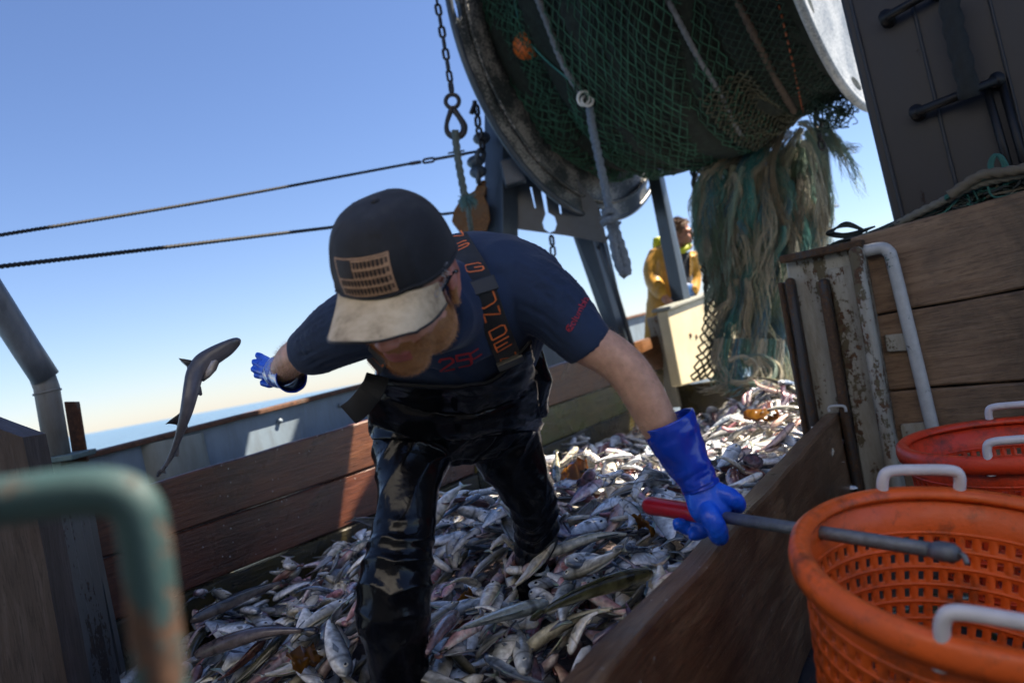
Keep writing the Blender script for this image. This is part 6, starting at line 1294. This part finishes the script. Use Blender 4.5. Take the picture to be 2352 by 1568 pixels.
# a few that stand out
def lay(name, me, eye, px, py, z, head_px, roll, label, tilt=0.0, cat='fish'):
    c = Pz(px, py, z); hd = Pz(head_px[0], head_px[1], z) - c; yaw = math.atan2(hd.y, hd.x); M = Matrix.Translation(c) @ Matrix.Rotation(yaw, 4, 'Z') @ Matrix.Rotation(tilt, 4, 'Y') @ Matrix.Rotation(roll, 4, 'X')
    o = bpy.data.objects.new(name, me); COL.objects.link(o); o.matrix_world = M; tag(o, label, cat)
    if eye is not None:
        e = bpy.data.objects.new('eye', eye_mesh(eye, (1 if roll > 0 else -1,))); COL.objects.link(e); attach(e, o); e.matrix_basis = M
    return o
def top_z(px, py):
    z = .40
    for _ in range(6):
        q = Pz(px, py, z); i, j = int((q.dot(S) - S0) / CELL), int((q.dot(T) - T0) / CELL)
        if not (4 <= i < NS - 4 and 4 <= j < NT - 4): return .40
        z = float(np.percentile(HM[i - 4:i + 5, j - 4:j + 5], 75))
    return z
big, be = fish_mesh('fish', .205, .085, .036, (.13, .16, .17), (.36, .44, .46), (.62, .64, .58), seed=90, rs=28, ns=18, snout=.2, spots=.12, bend=.02); z = top_z(1150, 1415) + .012
lay('fish', big, be, 1155, 1415, z, (1215, 1395), R_(74), 'large silvery green fish, biggest between the fisherman\'s boots')
lg, le = fish_mesh('fish', .30, .046, .040, (.030, .032, .016), (.11, .11, .05), (.36, .34, .2), seed=91, rs=28, ns=16, tail='round', bend=.05, spots=.25); z = top_z(1380, 1365) + .022
lay('fish', lg, le, 1372, 1362, z, (1460, 1322), R_(35), 'long dark olive fish lying highest near the worn board')
lg2, le2 = fish_mesh('fish', .21, .046, .036, (.05, .06, .075), (.30, .34, .38), (.62, .63, .6), seed=93, rs=26, ns=16, bend=-.04); z = top_z(1195, 1500) + .012
lay('fish', lg2, le2, 1200, 1490, z, (1205, 1545), R_(-80), 'blue-silver fish with head toward the camera, below the largest fish')
sq, se = fish_mesh('fish', .26, .05, .04, (.13, .085, .10), (.20, .14, .165), (.33, .24, .26), seed=94, rs=26, ns=16, tail='none', fins=False, bend=.03); z = top_z(1020, 1450) + .016
lay('squid', sq, None, 1015, 1455, z, (1055, 1385), R_(60), 'brownish violet squid lying beside the near boot', cat='squid')
dg, de_ = fish_mesh('dogfish', .36, .052, .048, (.055, .045, .050), (.085, .07, .075), (.30, .26, .25), seed=95, rs=30, ns=16, tail='none', fins=True, bend=.03); z = top_z(1085, 1232) + .012
lay('dogfish', dg, None, 1082, 1232, z, (1000, 1252), R_(20), 'dark dogfish lying across the heap behind the knees', cat='dogfish')
dg2, _ = fish_mesh('dogfish', .36, .05, .045, (.028, .022, .026), (.05, .04, .045), (.12, .1, .1), seed=96, rs=26, ns=14, tail='round', bend=.10); z = top_z(560, 1490) + .012
lay('dogfish', dg2, None, 580, 1478, z, (450, 1490), R_(60), 'near-black dogfish curled in the shaded heap at lower left', cat='dogfish')
dg3, _ = fish_mesh('dogfish', .34, .044, .04, (.022, .02, .018), (.05, .048, .04), (.12, .1, .09), seed=97, rs=26, ns=14, tail='round', bend=.03); z = top_z(560, 1370) + .015
lay('dogfish', dg3, None, 555, 1376, z, (470, 1410), R_(50), 'slim blackish dogfish near the foot of the brown pen wall', cat='dogfish')
# kelp
kelp_m, kt, kb = new_mat('kelp'); kv = coords(kt); setv(kt, kb.inputs['Base Color'], ramp(kt, nz(kt, kv, 40, 4), [(.3, (.08, .035, .006)), (.7, (.24, .11, .015))])); kb.inputs['Roughness'].default_value = .2
ktr = N(kt, 'ShaderNodeBsdfTranslucent'); ktr.inputs[0].default_value = (.5, .24, .02, 1); kms = N(kt, 'ShaderNodeMixShader'); kms.inputs[0].default_value = .45
kt.links.new(kb.outputs[0], kms.inputs[1]); kt.links.new(ktr.outputs[0], kms.inputs[2]); kt.links.new(kms.outputs[0], kt.nodes['Material Output'].inputs[0])
for q, (px, py, sz, hh_, lab) in enumerate([(1322, 1112, .11, .075, 'sunlit amber kelp blade sticking up on the bright part of the heap'), (1480, 1222, .06, .04, 'small brown kelp scrap on the heap left of the glove'), (1072, 1402, .05, .045, 'amber kelp scrap between the fisherman\'s boots'), (1750, 962, .15, .035, 'dark brown kelp lying on the far fish by the rusty post'), (700, 1520, .10, .03, 'brown kelp ribbon in the shaded heap at lower left')]):
    c = Pz(px, py, top_z(px, py) + .01); mb = MB(); n = 13; a0 = q * 1.9; vs = []
    for i in range(n):
        for j in range(5):
            u, v = i / (n - 1) - .5, j / 4 - .5; w_ = (1 - abs(2 * u) ** 3) * .5 * sz * (.55 + .35 * noise.noise(Vector((u * 11, q * 3.1, v)))); p = Vector((u * sz, v * w_ * 2, hh_ * (.45 + .9 * v + .22 * math.sin(u * 4 + q)) + .028 * noise.noise(Vector((u * 6, v * 4, q))))); vs.append(c + Matrix.Rotation(a0, 3, 'Z') @ p)
    mb.add(vs, [(i * 5 + j, i * 5 + j + 1, (i + 1) * 5 + j + 1, (i + 1) * 5 + j) for i in range(n - 1) for j in range(4)]); o = mb.build('kelp', kelp_m); sm = o.modifiers.new('s', 'SOLIDIFY'); sm.thickness = .003; tag(o, lab, 'kelp', 'kelp scraps on the fish')
# fish already in the baskets
for bc_, bn_, px, py, ro, lab, dpt in ((BC, BN, 2120, 1400, .3, 'dark fish lying in the nearest orange basket', .30), (BC, BN, 2200, 1420, 1.7, 'second dark fish deep in the nearest orange basket, under the handle', .33), (B2, BN2, 2300, 1090, 2.2, 'long grey dogfish lying in the rear basket', .10)):
    v = ray(px, py); q0 = bc_ - bn_.normalized() * dpt; c = CAM + v * ((q0 - CAM).dot(bn_) / v.dot(bn_)); M = Matrix.Translation(c) @ Matrix.Rotation(ro, 4, 'Z') @ Matrix.Rotation(.9, 4, 'X')
    o = bpy.data.objects.new('fish' if dpt > .2 else 'dogfish', dg2 if dpt < .2 else lg); COL.objects.link(o); o.matrix_world = M @ Matrix.Scale(.8, 4); tag(o, lab, 'fish' if dpt > .2 else 'dogfish')

# ------------------------------------------------------------------ small shark in mid-air
SD = 2.15; shm = attr_mat('shark_skin', rough=.38, spec=.5, coat=.15, bscale=300, bstr=.15, nmul=.2, nscale=60)
shk = thing('dogfish', P(440, 900, SD), 'small grey dogfish flung through the air left of the fisherman', 'dogfish')
pth = [(549, 781, 5), (541, 786, 11), (520, 800, 17), (492, 816, 20), (466, 833, 21), (449, 856, 18.5), (441, 885, 16.5), (435, 915, 15), (428, 945, 13), (420, 972, 10.5), (412, 998, 8.5), (402, 1025, 6.8), (390, 1052, 5.6), (376, 1074, 4.6), (363, 1091, 3)]
mb = MB(); k1 = SD / FPX; loft(mb, [(P(x, y, SD + .03 * math.sin(i * .6)), w_ * k1 * 1.12, w_ * k1) for i, (x, y, w_) in enumerate(pth)], 16, 5, lat=RT * .6 + UP * -.5); me = remesh(mb, 'body', .0035, 4)
vv = verts_np(me); nn_ = np.array([v.normal for v in me.vertices]); pale_side = np.clip(.5 + .5 * (nn_ @ np.array(RT - UP * .9).astype('f')), 0, 1)[:, None]  # skin colour pales where the surface faces down and right
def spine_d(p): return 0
set_col(me, np.array((.055, .056, .07)) * (1 - pale_side ** 2) + np.array((.17, .16, .175)) * pale_side ** 2); me.materials.append(shm); link('body', me, shk)
def sfin(pts, name, pale, thick=.004, dd=0.0):
    c = [P(x, y, SD + dd + k * .012) for k, (x, y) in enumerate(pts)]; n = len(c); mb = MB(); ce = sum(c, Vector()) / n; vs = c + [ce - FW * thick, ce + FW * thick]
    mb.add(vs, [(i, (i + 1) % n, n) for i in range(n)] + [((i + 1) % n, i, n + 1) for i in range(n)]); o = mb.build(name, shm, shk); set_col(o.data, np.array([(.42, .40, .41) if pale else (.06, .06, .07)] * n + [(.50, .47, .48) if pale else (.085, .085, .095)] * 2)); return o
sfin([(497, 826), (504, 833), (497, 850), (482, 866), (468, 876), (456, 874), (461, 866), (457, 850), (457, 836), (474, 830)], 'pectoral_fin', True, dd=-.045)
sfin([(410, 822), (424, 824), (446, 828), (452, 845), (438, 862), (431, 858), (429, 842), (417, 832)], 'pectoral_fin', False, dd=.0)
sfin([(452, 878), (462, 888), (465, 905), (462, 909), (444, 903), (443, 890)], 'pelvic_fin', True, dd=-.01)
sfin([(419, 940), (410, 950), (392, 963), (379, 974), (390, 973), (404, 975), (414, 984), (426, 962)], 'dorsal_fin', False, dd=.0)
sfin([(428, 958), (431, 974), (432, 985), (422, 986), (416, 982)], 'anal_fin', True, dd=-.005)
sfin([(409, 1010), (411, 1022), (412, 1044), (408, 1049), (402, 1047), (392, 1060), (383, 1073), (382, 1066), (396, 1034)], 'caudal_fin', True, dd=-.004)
sfin([(362, 1080), (380, 1072), (386, 1066), (378, 1082), (382, 1086), (371, 1086), (366, 1094), (359, 1095)], 'caudal_tip', True, dd=-.004)
